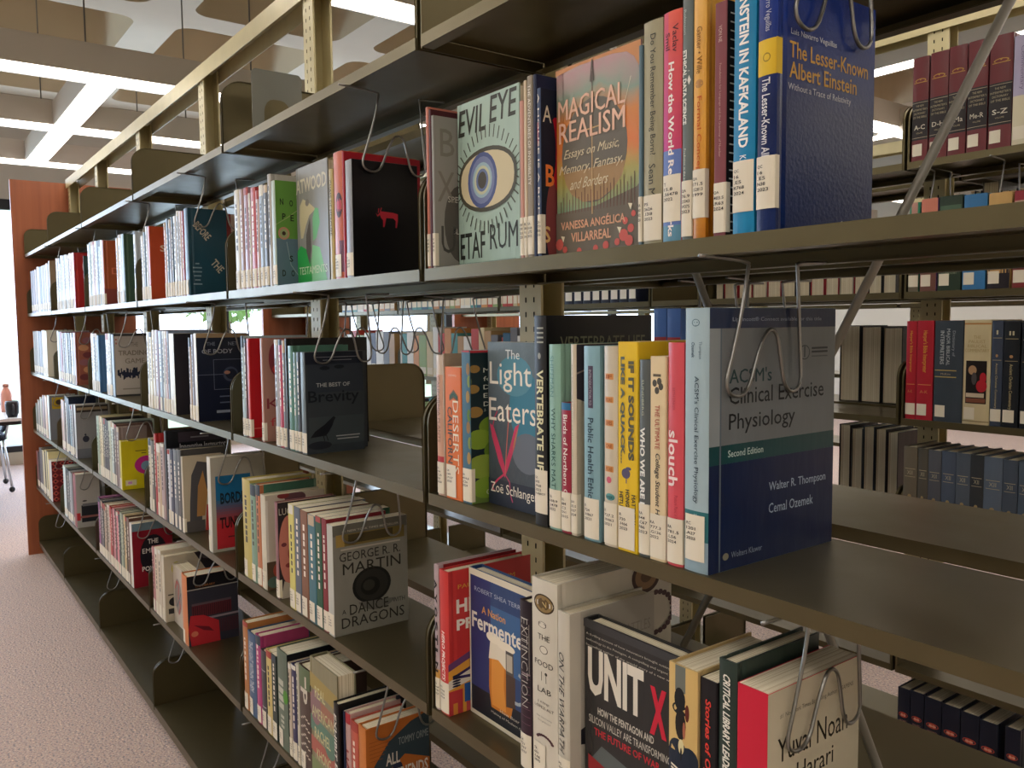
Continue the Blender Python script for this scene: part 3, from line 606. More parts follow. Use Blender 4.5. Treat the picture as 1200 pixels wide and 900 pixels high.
(1,2,6,0,0,-5334.3,4.0,27.4,240.1,132.0,'#b8a890','darker book just right of the tan book',{'sh': 0.45}),
(1,2,6,0,0,-5306.2,4.0,27.4,238.6,149.9,'#b8a890','darker book just right of the tan book',{'sh': 0.45}),
(1,2,6,0,0,-5271.4,4.0,29.7,240.4,125.1,'#6a6878','slate book',{}),
(1,2,6,0,0,-5240.9,4.0,29.7,236.7,137.6,'#6a6878','darker book just right of the slate book',{'sh': 0.7}),
(1,2,6,0,0,-5210.3,4.0,29.7,236.2,134.6,'#6a6878','darker book just right of the slate book',{'sh': 0.45}),
(1,2,6,0,0,-5171.8,4.0,30.9,245.2,140.5,'#c8c4c0','pale grey book',{}),
(1,2,6,0,0,-5140.1,4.0,30.9,240.8,143.5,'#c8c4c0','paler book just right of the pale grey book',{'sh': 1.15}),
(1,2,6,0,0,-5102.1,4.0,34.0,245.3,138.0,'#e4e0d0','cream book with a green-tinted cover',{}),
(1,2,6,0,0,-5067.3,4.0,34.0,239.9,138.0,'#e4e0d0','darker book just right of the cream book with a green-tinted cover',{'sh': 0.7}),
(1,2,6,0,0,-5032.5,4.0,34.0,240.5,138.0,'#e4e0d0','paler book just right of the cream book with a green-tinted cover',{'sh': 1.01}),
(1,3,1,0,1,-1095.7,4.0,13.1,229.4,150.2,'#b8a4a8','pinkish book with black brush letters',{'id': 'pinkbrush', 'coverhex': '#8c2026'}),
(1,3,1,0,1,-1081.2,4.0,25.5,224.8,159.5,'#cc3a38','red book with white blocks of lettering and a bridge picture',{'id': 'hero'}),
(1,3,1,0,1,-1052.8,42.0,24.0,228.4,188.5,'#2f4a78','blue face-out book with an orange glass of beer',{'f': 1, 'id': 'beer'}),
(1,3,1,0,1,-875.1,4.0,24.3,232.4,129.6,'#2b2228','dark book with thin white line pattern',{'id': 'ext'}),
(1,3,1,0,1,-848.6,4.0,51.7,270.2,210.1,'#d2ccbc','very thick white cookbook with a round medallion',{'id': 'foodlab'}),
(1,3,1,0,1,-795.7,4.0,24.8,239.1,148.7,'#c8c2b2','white book with dark script down its spine',{'id': 'warpath'}),
(1,3,1,0,1,-768.5,25.0,24.0,232.3,162.8,'#2e2e2e','black face-out book with huge white letters and a red X',{'f': 1, 'id': 'unitx'}),
(1,3,1,0,1,-603.7,-0.0,39.5,236.7,138.0,'#d0b47c','thick book with a man in a dark hat on its spine',{'id': 'hat'}),
(1,3,1,0,1,-562.9,4.0,22.1,232.5,138.0,'#1c1a1e','black book with red lettering down its spine',{'id': 'stories'}),
(1,3,1,0,1,-539.4,4.0,22.3,260.3,140.2,'#2c3c36','dark green book with white italic capitals',{'id': 'critical'}),
(1,3,1,0,1,-512.4,0.0,36.1,245.0,157.0,'#c8213a','thick cream book with a red spine',{'id': 'harari'}),
(1,3,2,0,1,-1979.8,4.0,52.8,236.8,154.9,'#c4b464','straw yellow book with a maroon cover top',{}),
(1,3,2,0,1,-1925.7,4.0,35.4,230.5,151.9,'#7fa08c','pale green book',{}),
(1,3,2,0,1,-1887.9,4.0,28.7,236.1,132.4,'#c07850','orange brown book',{'coverhex': '#3f6a58'}),
(1,3,2,0,1,-1857.3,4.0,34.4,217.1,141.7,'#cfc8b4','white book with a flower painting on its cover',{'id': 'flowerart'}),
(1,3,2,0,1,-1770.1,4.0,22.0,214.0,138.0,'#8c5c60','book with a large pink face on its cover',{'id': 'pinkface'}),
(1,3,2,0,1,-1688.0,4.0,29.6,224.1,144.9,'#cfc46c','pale yellow paperback',{}),
(1,3,2,0,1,-1656.2,4.0,31.9,224.1,149.5,'#5c6470','slate blue paperback',{}),
(1,3,2,0,1,-1622.7,4.0,35.7,222.8,140.5,'#7c5238','brown paperback',{}),
(1,3,2,0,1,-1585.1,4.0,36.1,220.6,149.8,'#44707c','blue green paperback',{}),
(1,3,2,0,1,-1546.8,4.0,28.7,224.1,151.3,'#1f5038','dark green paperback',{}),
(1,3,2,0,1,-1516.4,4.0,22.4,224.5,128.9,'#7c2028','dark red paperback',{}),
(1,3,2,0,1,-1492.8,4.0,27.4,217.1,161.3,'#b8b8b0','thick pale grey paperback with a dark round seal',{'id': 'dragons'}),
(1,3,3,0,1,-2894.0,4.0,35.3,237.6,132.6,'#cfc6ac','cream book',{}),
(1,3,3,0,1,-2857.9,4.0,35.3,233.1,133.8,'#cfc6ac','darker book just right of the cream book',{'sh': 0.45}),
(1,3,3,0,1,-2816.0,4.0,24.0,259.5,138.0,'#b03030','red-topped book',{'lb': 0}),
(1,3,3,0,1,-2790.7,4.0,45.9,231.8,134.8,'#c8b090','tan book',{}),
(1,3,3,0,1,-2741.1,4.0,42.1,237.6,141.3,'#b49a98','pinkish book',{}),
(1,3,3,0,1,-2689.6,4.0,29.1,280.2,182.5,'#1c1e28','wide black manual with a white title across its top',{'id': 'innov', 'lb': 0}),
(1,3,3,0,1,-2659.3,4.0,25.0,227.5,150.0,'#d4d8e0','thin white book',{}),
(1,3,3,0,1,-2630.9,4.0,35.5,231.5,126.8,'#28304c','navy book',{}),
(1,3,3,0,1,-2592.1,4.0,39.2,236.0,147.2,'#70757c','grey book',{}),
(1,3,3,0,1,-2549.5,4.0,38.2,240.9,138.0,'#4c4a48','dark grey book',{}),
(1,3,3,0,1,-2510.0,4.0,22.8,222.9,117.7,'#c9bda4','cream book with a draped figure painted on its cover',{'id': 'drape'}),
(1,3,3,0,1,-2258.7,4.0,36.3,254.0,145.9,'#d8d4c8','cream book with a blue and red cover panel',{'id': 'bore'}),
(1,3,4,0,1,-3753.6,4.0,45.0,238.9,128.8,'#9cae90','pale green book',{}),
(1,3,4,0,1,-3703.4,4.0,28.7,243.1,129.5,'#c8bc98','cream book',{}),
(1,3,4,0,1,-3673.9,4.0,28.7,242.2,152.1,'#c8bc98','paler book just right of the cream book',{'sh': 1.15}),
(1,3,4,0,1,-3644.4,4.0,28.7,239.2,149.8,'#c8bc98','darker book just right of the cream book',{'sh': 0.7}),
(1,3,4,0,1,-3612.1,4.0,28.0,240.5,135.5,'#3c3438','dark book with pale blossoms',{}),
(1,3,4,0,1,-3583.3,4.0,28.0,240.4,141.5,'#3c3438','darker book just right of the dark book with pale blossoms',{'sh': 0.51}),
(1,3,4,0,1,-3554.6,4.0,28.0,236.6,149.0,'#3c3438','paler book just right of the dark book with pale blossoms',{'sh': 1.15}),
(1,3,4,0,1,-3523.1,4.0,43.3,238.2,140.8,'#c4c8b0','pale olive book',{}),
(1,3,4,0,1,-3475.0,4.0,28.3,242.5,153.0,'#cfe0dc','glossy white book',{}),
(1,3,4,0,1,-3445.9,4.0,28.3,237.5,138.0,'#cfe0dc','darker book just right of the glossy white book',{'sh': 0.45}),
(1,3,4,0,1,-3415.3,4.0,36.5,234.8,131.3,'#6c5048','brown book',{}),
(1,3,4,0,1,-3376.3,4.0,37.3,228.7,100.4,'#8c7c78','taupe book with a pinkish top band',{'lb': 0}),
(1,3,4,0,1,-3337.7,4.0,39.3,180.7,138.0,'#d6c828','yellow book with a magenta circle on its cover',{'id': 'yellow'}),
(1,3,5,0,0,-4631.2,4.0,33.0,246.2,139.4,'#b89c90','dusty rose book',{}),
(1,3,5,0,0,-4597.4,4.0,33.0,245.7,144.6,'#b89c90','paler book just right of the dusty rose book',{'sh': 1.15}),
(1,3,5,0,0,-4563.6,4.0,33.0,241.5,144.8,'#b89c90','darker book just right of the dusty rose book',{'sh': 0.7}),
(1,3,5,0,1,-4517.7,4.0,26.2,270.4,147.5,'#e4e6e6','thin white book',{}),
(1,3,5,0,1,-4490.8,4.0,26.2,267.8,139.3,'#e4e6e6','darker book just right of the thin white book',{'sh': 0.45}),
(1,3,5,0,0,-4460.3,4.0,27.9,266.0,116.5,'#1d2438','tall navy book',{'lb': 0}),
(1,3,5,0,0,-4431.6,4.0,27.9,264.0,116.5,'#1d2438','paler book just right of the tall navy book',{'sh': 1.15}),
(1,3,5,0,1,-4402.4,4.0,24.1,237.2,149.0,'#a8c4d8','pale blue book',{}),
(1,3,5,0,1,-4377.4,4.0,24.1,234.4,154.1,'#a8c4d8','darker book just right of the pale blue book',{'sh': 0.7}),
(1,3,5,0,1,-4346.7,4.0,27.7,241.5,147.3,'#dcdce8','white book',{}),
(1,3,5,0,0,-4318.1,4.0,27.7,240.5,127.5,'#dcdce8','darker book just right of the white book',{'sh': 0.45}),
(1,3,5,0,1,-4283.9,4.0,57.0,246.1,138.0,'#cccbd0','grey book with a small black apple shape on its cover',{'id': 'apple'}),
(1,3,6,0,0,-5557.2,4.0,36.4,163.6,150.6,'#9aa090','grey green book',{}),
(1,3,6,0,0,-5520.0,4.0,36.4,159.2,149.2,'#9aa090','darker book just right of the grey green book',{'sh': 0.7}),
(1,3,6,0,0,-5466.4,4.0,26.7,189.7,131.8,'#b8ae98','stone book',{}),
(1,3,6,0,0,-5438.9,4.0,26.7,185.4,140.5,'#b8ae98','darker book just right of the stone book',{'sh': 0.7}),
(1,3,6,0,0,-5411.3,4.0,26.7,186.9,154.7,'#b8ae98','darker book just right of the stone book',{'sh': 0.7}),
(1,3,6,0,0,-5369.7,4.0,28.0,210.8,130.8,'#cfc8ac','cream book',{}),
(1,3,6,0,0,-5340.9,4.0,28.0,208.1,143.2,'#cfc8ac','darker book just right of the cream book',{'sh': 0.7}),
(1,3,6,0,0,-5312.0,4.0,28.0,205.1,153.1,'#cfc8ac','darker book just right of the cream book',{'sh': 0.7}),
(1,3,6,0,0,-5271.1,4.0,37.9,226.7,135.9,'#b89898','dusty pink book',{}),
(1,3,6,0,0,-5232.4,4.0,37.9,223.9,131.6,'#b89898','darker book just right of the dusty pink book',{'sh': 0.45}),
(1,3,6,0,0,-5185.6,4.0,33.7,232.2,135.1,'#d0b8a8','pale peach book',{}),
(1,3,6,0,0,-5151.1,4.0,33.7,227.1,139.5,'#d0b8a8','paler book just right of the pale peach book',{'sh': 1.1}),
(1,3,6,0,1,-5108.8,4.0,84.3,237.0,138.0,'#d4e0e4','grey book with a small yellow panel on its cover',{'id': 'yelpan'}),
(1,4,2,0,1,-2010.3,4.0,34.5,219.8,131.3,'#b07440','orange brown book',{}),
(1,4,2,0,1,-1974.5,4.0,50.7,205.4,138.0,'#3c5c80','blue book with white lettering down its spine',{'st': [('THE LIGHT WITHIN THEM', '#d8dce0', 0.1, 0.7, 0.5)]}),
(1,4,2,0,1,-1921.1,4.0,32.4,213.0,121.4,'#b03c78','magenta book with an orange blotched cover',{'coverhex': '#a8406c'}),
(1,4,2,0,1,-1887.4,4.0,31.4,185.9,152.6,'#3c3c42','dark grey book with two thin white lines',{'id': 'twolines'}),
(1,4,2,0,1,-1853.2,4.0,34.3,197.0,131.9,'#cfbc78','straw coloured book',{}),
(1,4,2,0,1,-1816.8,4.0,29.7,198.5,151.3,'#2c3834','dark green paperback',{}),
(1,4,2,0,1,-1782.8,4.0,63.0,223.1,107.4,'#5c6c5c','grey green book with pale block letters',{'id': 'blockgreen'}),
(1,4,2,0,1,-1718.5,4.0,16.1,208.7,127.5,'#c8b8a4','slim cream book',{}),
(1,4,2,0,1,-1700.3,4.0,25.4,212.9,133.2,'#2c2c54','indigo book',{}),
(1,4,2,0,1,-1672.1,4.0,14.1,222.2,152.2,'#c8c4b4','thin white book',{}),
(1,4,2,0,1,-1655.9,4.0,56.8,227.6,130.4,'#4a3830','dark brown book with white chevrons',{'id': 'chevron'}),
(1,4,2,0,1,-1596.0,5.0,40.0,263.2,132.0,'#8a8468','thick face-out book with rows of pale capitals on colour bands',{'f': 1, 'id': 'americans'}),
(1,4,2,0,1,-1462.7,-6.0,22.2,217.8,147.7,'#161616','black book with spaced white capitals',{'id': 'exhibit'}),
(1,4,2,0,1,-1439.2,4.0,6.2,205.4,121.9,'#2a3350','navy book with a patchwork spine',{}),
(1,4,2,0,1,-1431.7,4.0,21.4,207.7,109.4,'#c4a09c','pink and white book with red capitals',{'id': 'liars'}),
(1,4,2,0,1,-1408.8,4.0,30.4,200.0,110.3,'#c05a48','salmon red book with a small dark drawing',{}),
(1,4,2,0,1,-1376.3,4.0,32.8,204.4,133.3,'#c87838','orange book with large white capitals over dark waves',{'id': 'friends'}),
(1,4,3,0,1,-2903.0,4.0,35.0,215.1,133.9,'#b07070','slim pink book',{}),
(1,4,3,0,1,-2864.1,4.0,38.6,220.5,153.8,'#cfc0a8','cream paperback',{}),
(1,4,3,0,1,-2822.0,4.0,37.6,223.8,128.4,'#c8bca8','pale tan paperback',{}),
(1,4,3,0,1,-2783.1,4.0,36.7,212.7,187.2,'#d0c8b4','cream book with a black and yellow cover',{'id': 'creamblk'}),
(1,4,3,0,1,-2744.6,30.0,45.0,188.7,110.0,'#cfc4b0','thick cream face-out book with red artwork',{'f': 1, 'id': 'redart'}),
(1,4,3,0,1,-2552.9,4.0,61.9,209.1,147.6,'#d0783a','orange-spined book with a red figure on its dark cover',{'id': 'redfigure'}),
(1,4,4,0,1,-3797.3,4.0,25.8,235.6,145.1,'#a05c98','purple book',{}),
(1,4,4,0,1,-3770.7,4.0,25.8,231.5,137.9,'#a05c98','darker book just right of the purple book',{'sh': 0.45}),
(1,4,4,0,1,-3741.8,4.0,26.0,230.4,148.5,'#70747c','grey book',{}),
(1,4,4,0,1,-3715.0,4.0,26.0,224.7,151.9,'#70747c','darker book just right of the grey book',{'sh': 0.45}),
(1,4,4,0,1,-3685.8,4.0,28.6,225.6,144.3,'#b8a48c','tan book',{}),
(1,4,4,0,1,-3656.4,4.0,28.6,220.3,136.0,'#b8a48c','darker book just right of the tan book',{'sh': 0.7}),
(1,4,4,0,1,-3621.3,4.0,45.0,236.5,154.0,'#c4b4a0','pale tan book',{}),
(1,4,4,0,1,-3572.8,4.0,27.9,234.5,131.6,'#c03a38','red book',{}),
(1,4,4,0,1,-3544.1,4.0,27.9,229.2,153.6,'#c03a38','darker book just right of the red book',{'sh': 0.7}),
(1,4,4,0,1,-3511.5,4.0,29.8,238.3,129.9,'#d08890','pink book',{}),
(1,4,4,0,1,-3480.8,4.0,29.8,237.4,145.0,'#d08890','darker book just right of the pink book',{'sh': 0.45}),
(1,4,4,0,1,-3450.2,4.0,29.8,235.9,137.9,'#d08890','paler book just right of the pink book',{'sh': 1.1}),
(1,4,4,0,1,-3415.2,4.0,30.3,245.2,137.6,'#2c3840','thin dark book',{}),
(1,4,4,0,1,-3381.2,4.0,28.1,244.6,135.7,'#a8b8a0','pale green book',{}),
(1,4,4,0,1,-3352.3,4.0,28.1,244.5,127.8,'#a8b8a0','darker book just right of the pale green book',{'sh': 0.7}),
(1,4,4,0,1,-3320.3,4.0,25.2,245.9,141.6,'#cfb888','straw book',{}),
(1,4,4,0,1,-3294.3,4.0,25.2,243.5,138.2,'#cfb888','darker book just right of the straw book',{'sh': 0.45}),
(1,4,4,0,1,-3265.5,4.0,37.6,246.2,140.5,'#6c4c3c','brown book',{}),
(1,4,4,0,1,-3226.6,4.0,44.7,234.5,138.0,'#dcd8d4','red book with white capitals on a black blob',{'id': 'power'}),
(1,4,5,0,0,-4665.1,4.0,32.2,254.2,131.0,'#cfdcdc','silvery white book',{}),
(1,4,5,0,0,-4632.1,4.0,32.2,251.0,133.3,'#cfdcdc','paler book just right of the silvery white book',{'sh': 1.04}),
(1,4,5,0,0,-4599.2,4.0,32.2,250.0,139.3,'#cfdcdc','darker book just right of the silvery white book',{'sh': 0.45}),
(1,4,5,0,1,-4562.2,4.0,28.7,250.8,151.3,'#6c7478','grey book',{}),
(1,4,5,0,1,-4532.7,4.0,28.7,245.3,153.3,'#6c7478','darker book just right of the grey book',{'sh': 0.7}),
(1,4,5,0,1,-4499.5,4.0,29.4,246.8,151.8,'#c8ccd0','pale grey book',{}),
(1,4,5,0,0,-4469.4,4.0,29.4,246.0,131.1,'#c8ccd0','darker book just right of the pale grey book',{'sh': 0.7}),
(1,4,5,0,0,-4439.2,4.0,29.4,244.9,128.6,'#c8ccd0','darker book just right of the pale grey book',{'sh': 0.7}),
(1,4,5,0,1,-4403.0,4.0,86.3,251.9,101.1,'#8c2c30','white book with a black box drawing low on its cover',{'id': 'boxart'}),
(1,4,6,0,0,-5627.0,4.0,33.6,214.3,140.3,'#a87070','pink book',{}),
(1,4,6,0,0,-5592.6,4.0,33.6,210.6,151.2,'#a87070','darker book just right of the pink book',{'sh': 0.45}),
(1,4,6,0,0,-5558.1,4.0,33.6,213.3,148.3,'#a87070','darker book just right of the pink book',{'sh': 0.45}),
(1,4,6,0,0,-5504.5,4.0,37.9,248.7,139.2,'#4c4448','dark brown book',{}),
(1,4,6,0,0,-5465.7,4.0,37.9,248.3,146.8,'#4c4448','paler book just right of the dark brown book',{'sh': 1.15}),
(1,4,6,0,0,-5427.0,4.0,37.9,245.3,145.5,'#4c4448','paler book just right of the dark brown book',{'sh': 1.15}),
(1,4,6,0,0,-5381.8,4.0,34.3,248.0,148.5,'#b8ac88','cream tan book',{}),
(1,4,6,0,0,-5346.7,4.0,34.3,247.6,128.2,'#b8ac88','paler book just right of the cream tan book',{'sh': 1.15}),
(1,4,6,0,0,-5311.6,4.0,34.3,243.4,130.7,'#b8ac88','darker book just right of the cream tan book',{'sh': 0.45}),
(1,4,6,0,0,-5265.6,4.0,35.0,261.5,140.2,'#cfc494','cream book',{}),
(1,4,6,0,0,-5229.8,4.0,35.0,258.9,141.9,'#cfc494','darker book just right of the cream book',{'sh': 0.45}),
(1,4,6,0,0,-5194.1,4.0,35.0,257.9,143.4,'#cfc494','paler book just right of the cream book',{'sh': 1.11}),
(1,4,6,0,1,-5157.8,4.0,107.2,221.4,138.0,'#d8d0cc','book with a red and black diamond pattern',{'id': 'diamond'}),
(2,0,1,0,1,-1157.0,1503.0,41.3,261.1,170.0,'#6c2a30','maroon reference volume lettered A-C in gold',{'id': 'vol', 'tx': 'A-C'}),
(2,0,1,0,1,-1111.4,1503.0,44.8,263.1,170.0,'#6c2a30','maroon reference volume lettered D-H in gold',{'id': 'vol', 'tx': 'D-H'}),
(2,0,1,0,1,-1064.6,1503.0,43.2,265.6,170.0,'#6c2a30','maroon reference volume lettered I-Ma in gold',{'id': 'vol', 'tx': 'I-Ma'}),
(2,0,1,0,1,-1018.3,1503.0,46.6,265.6,170.0,'#6c2a30','maroon reference volume lettered Me-R in gold',{'id': 'vol', 'tx': 'Me-R'}),
(2,0,1,0,1,-967.7,1503.0,51.3,264.1,170.0,'#6c2a30','maroon reference volume lettered S-Z in gold',{'id': 'vol', 'tx': 'S-Z'}),
(2,0,1,0,1,-914.1,1503.0,38.4,251.4,170.0,'#b0a8c4','lavender and cream volume right of the maroon set',{'id': 'lav'}),
(2,1,1,0,1,-1157.0,1503.0,26.8,230.0,170.0,'#2c8464','green volume with a cream sticker',{'id': 'g1'}),
(2,1,1,0,1,-1125.9,1503.0,41.7,235.7,170.0,'#8058a0','purple mottled volume',{'id': 'g2'}),
(2,1,1,0,1,-1079.9,1503.0,56.9,236.5,170.0,'#2c3c30','dark green volume with a gilt emblem',{'id': 'g3'}),
(2,1,1,0,1,-1018.8,1503.0,54.3,233.0,170.0,'#3c78ac','plain blue volume with a square sticker',{'id': 'g4'}),
(2,1,1,0,1,-960.4,1503.0,51.9,229.7,170.0,'#c8a468','tan and black volume',{'id': 'g5'}),
(2,1,1,0,1,-902.8,1503.0,38.8,228.3,170.0,'#b89a88','brick and cream volume',{'id': 'g6'}),
(2,1,1,1,1,-1157.0,1835.0,10.0,289.6,165.0,'#6c6c68','',{}),
(2,1,1,1,1,-1146.5,1835.0,18.4,287.9,165.0,'#34383c','',{}),
(2,1,1,1,1,-1125.4,1835.0,44.1,310.5,165.0,'#6c6c68','',{}),
(2,1,1,1,1,-1077.2,1835.0,42.7,282.0,165.0,'#34383c','',{}),
(2,1,1,1,1,-1031.4,1835.0,41.3,283.8,165.0,'#6c6c68','',{}),
(2,1,2,1,0,-2071.0,1835.0,32.8,213.7,165.0,'#34383c','',{}),
(2,1,2,1,1,-2033.4,1835.0,61.3,204.8,165.0,'#a02430','',{}),
(2,1,2,1,1,-1967.7,1835.0,59.2,217.1,165.0,'#a02430','',{}),
(2,1,2,1,1,-1903.9,1835.0,57.3,203.3,165.0,'#b8b0a0','',{}),
(2,1,2,1,1,-1842.6,1835.0,55.4,220.0,165.0,'#a02430','',{}),
(2,1,2,1,1,-1782.8,1835.0,53.6,197.6,165.0,'#1c1c20','',{}),
(2,1,2,1,1,-1725.2,1835.0,51.9,201.4,165.0,'#34383c','',{}),
(2,1,2,1,1,-1669.6,1835.0,50.3,212.2,165.0,'#a02430','',{}),
(2,1,2,1,1,-1615.4,1835.0,48.8,200.2,165.0,'#a02430','',{}),
(2,1,2,1,1,-1562.9,1835.0,47.3,200.0,165.0,'#b8b0a0','',{}),
(2,1,2,1,1,-1512.4,1835.0,45.9,215.4,165.0,'#a02430','',{}),
(2,1,2,1,1,-1463.0,1835.0,44.6,211.3,165.0,'#1c1c20','',{}),
(2,1,2,1,1,-1415.1,1835.0,43.3,209.6,165.0,'#34383c','',{}),
(2,1,3,0,0,-2985.0,1503.0,10.0,209.8,170.0,'#8ca468','',{}),
(2,1,3,0,0,-2974.5,1503.0,35.0,212.3,170.0,'#b84034','',{}),
(2,1,3,0,0,-2937.9,1503.0,39.4,216.6,170.0,'#b84034','',{}),
(2,1,3,0,0,-2896.8,1503.0,29.1,222.8,170.0,'#c8b890','',{}),
(2,1,3,0,0,-2866.1,1503.0,34.4,249.8,170.0,'#c88a4c','',{}),
(2,1,3,0,0,-2830.3,1503.0,37.1,249.1,170.0,'#ac8a5c','',{}),
(2,1,3,0,1,-2556.0,1503.0,50.6,240.0,170.0,'#20263a','navy volume with large white sticker, first of eight',{'id': 'bigst'}),
(2,1,3,0,1,-2500.8,1503.0,49.2,240.1,170.0,'#20263a','navy volume with large white sticker, second of eight',{'id': 'bigst'}),
(2,1,3,0,1,-2447.1,1503.0,48.0,239.9,170.0,'#20263a','navy volume with large white sticker, third of eight',{'id': 'bigst'}),
(2,1,3,0,1,-2394.8,1503.0,46.7,240.1,170.0,'#20263a','navy volume with large white sticker, fourth of eight',{'id': 'bigst'}),
(2,1,3,0,1,-2343.9,1503.0,45.5,239.9,170.0,'#20263a','navy volume with large white sticker, fifth of eight',{'id': 'bigst'}),
(2,1,3,0,1,-2294.2,1503.0,44.4,240.0,170.0,'#20263a','navy volume with large white sticker, sixth of eight',{'id': 'bigst'}),
(2,1,3,0,1,-2245.8,1503.0,43.3,240.1,170.0,'#20263a','navy volume with large white sticker, seventh of eight',{'id': 'bigst'}),
(2,1,3,0,1,-2198.6,1503.0,42.2,239.9,170.0,'#20263a','navy volume with large white sticker, last of eight',{'id': 'bigst'}),
(2,1,3,1,1,-2172.1,1835.0,65.8,201.3,165.0,'#1c1c20','',{}),
(2,1,4,0,0,-3899.0,1503.0,18.9,241.9,170.0,'#3a3448','',{}),
(2,1,4,0,0,-3877.9,1503.0,43.2,228.8,170.0,'#4a8c8c','',{}),
(2,1,4,0,0,-3833.6,1503.0,63.1,209.9,170.0,'#3a3448','',{}),
(2,1,4,0,0,-3767.4,1503.0,51.1,221.7,170.0,'#4a8c8c','',{}),
(2,1,4,0,0,-3714.5,1503.0,44.2,213.0,170.0,'#4a8c8c','',{}),
(2,1,4,0,0,-3668.9,1503.0,57.5,202.3,170.0,'#2f5c78','',{}),
(2,1,4,0,0,-3608.2,1503.0,52.5,226.1,170.0,'#4a8c8c','',{}),
(2,1,4,0,0,-3554.2,1503.0,51.9,207.4,170.0,'#c88a4c','',{}),
(2,1,4,0,0,-3499.8,1503.0,51.3,220.6,170.0,'#2f5c78','',{}),
(2,1,4,0,0,-3446.5,1503.0,40.7,213.6,170.0,'#ac8a5c','',{}),
(2,1,4,0,0,-3404.1,1503.0,43.0,215.9,170.0,'#8ca468','',{}),
(2,1,4,0,0,-3359.6,1503.0,46.3,205.1,170.0,'#c88a4c','',{}),
(2,1,4,0,0,-3311.2,1503.0,35.8,214.0,170.0,'#dcdcd8','',{}),
(2,1,4,0,0,-3274.1,1503.0,45.1,206.1,170.0,'#dcdcd8','',{}),
(2,1,4,0,0,-3226.7,1503.0,50.8,223.0,170.0,'#4a8c8c','',{}),
(2,1,4,0,0,-3173.4,1503.0,33.4,244.9,170.0,'#2f5c78','',{}),
(2,1,4,0,0,-3139.4,1503.0,49.3,200.8,170.0,'#c88a4c','',{}),
(2,1,4,0,0,-3087.4,1503.0,36.6,238.7,170.0,'#b84034','',{}),
(2,1,4,0,0,-3049.4,1503.0,38.1,234.1,170.0,'#8ca468','',{}),
(2,1,5,0,0,-4594.0,1503.0,62.3,235.9,170.0,'#2f5c78','',{}),
(2,1,5,0,0,-4530.9,1503.0,68.3,203.3,170.0,'#2f5c78','',{}),
(2,1,5,0,0,-4457.8,1503.0,64.4,239.9,170.0,'#4a8c8c','',{}),
(2,1,5,0,0,-4391.5,1503.0,73.4,226.0,170.0,'#dcdcd8','',{}),
(2,1,5,0,0,-4314.3,1503.0,60.3,241.4,170.0,'#b84034','',{}),
(2,1,5,0,0,-4251.5,1503.0,56.3,241.6,170.0,'#c8b890','',{}),
(2,1,5,0,0,-4194.4,1503.0,69.8,209.7,170.0,'#4a8c8c','',{}),
(2,1,5,0,0,-4122.0,1503.0,55.1,204.5,170.0,'#c88a4c','',{}),
(2,1,5,0,0,-4063.7,1503.0,61.5,225.2,170.0,'#6c6c70','',{}),
(2,1,5,0,0,-4000.1,1503.0,49.5,213.9,170.0,'#ac8a5c','',{}),
(2,2,1,0,1,-1157.0,1503.0,26.9,258.0,170.0,'#b02434','bright red volume with gold lettering, first of the red pair',{'id': 'red1'}),
(2,2,1,0,1,-1128.3,1503.0,42.8,258.8,170.0,'#b02434','bright red volume with gold lettering, right one of the red pair',{'id': 'red1'}),
(2,2,1,0,1,-1082.2,1503.0,70.3,258.4,170.0,'#3c4650','broad slate grey dictionary with a gold band',{'id': 'dict'}),
(2,2,1,0,1,-1008.9,1503.0,63.6,259.9,170.0,'#cdbf98','cream volume with a painting of a seated figure on its spine',{'id': 'painting'}),
(2,2,1,0,1,-943.2,1503.0,25.3,257.3,170.0,'#3c4658','slim navy volume numbered I',{'id': 'vi', 'tx': 'I'}),
(2,2,1,0,1,-915.9,1503.0,36.0,255.0,170.0,'#1e2228','black volume numbered II',{'id': 'vi', 'tx': 'II'}),
(2,2,1,0,1,-876.1,1503.0,33.1,252.7,170.0,'#1e2228','black volume at the right edge of the photo',{'id': 'vi', 'tx': 'III'}),
(2,2,2,0,1,-2071.0,1503.0,58.6,308.1,170.0,'#4468a8','blue volume with a red band, left one of the pair',{'id': 'bluered'}),
(2,2,2,0,1,-2008.4,1503.0,60.3,306.8,170.0,'#4468a8','blue volume with a red band, right one of the pair',{'id': 'bluered'}),
(2,2,2,1,1,-1556.9,1835.0,69.6,244.3,165.0,'#1c1c20','',{}),
(2,2,2,1,1,-1482.1,1835.0,66.6,241.3,165.0,'#201c1c','',{}),
(2,2,2,1,1,-1410.6,1835.0,63.8,238.2,165.0,'#1c1c20','',{}),
(2,2,3,0,0,-2985.0,1503.0,10.0,200.6,170.0,'#b84034','',{}),
(2,2,3,0,0,-2973.8,1503.0,52.0,219.9,170.0,'#2f5c78','',{}),
(2,2,3,0,0,-2919.2,1503.0,48.8,243.7,170.0,'#6c6c70','',{}),
(2,2,3,0,0,-2869.0,1503.0,43.6,208.3,170.0,'#dcdcd8','',{}),
(2,2,3,0,0,-2823.1,1503.0,43.8,238.5,170.0,'#3a3448','',{}),
(2,2,4,0,0,-3899.0,1503.0,17.4,224.8,170.0,'#dcdcd8','',{}),
(2,2,4,0,0,-3878.9,1503.0,51.0,212.9,170.0,'#4a8c8c','',{}),
(2,2,4,0,0,-3825.5,1503.0,63.5,220.7,170.0,'#dcdcd8','',{}),
(2,2,4,0,0,-3760.1,1503.0,55.0,202.5,170.0,'#c88a4c','',{}),
(2,2,4,0,0,-3702.7,1503.0,71.1,205.9,170.0,'#8ca468','',{}),
(2,2,4,0,0,-3628.0,1503.0,60.1,224.7,170.0,'#c8b890','',{}),
(2,2,4,0,0,-3564.8,1503.0,46.8,246.3,170.0,'#dcdcd8','',{}),
(2,2,4,0,0,-3516.9,1503.0,57.7,217.0,170.0,'#b84034','',{}),
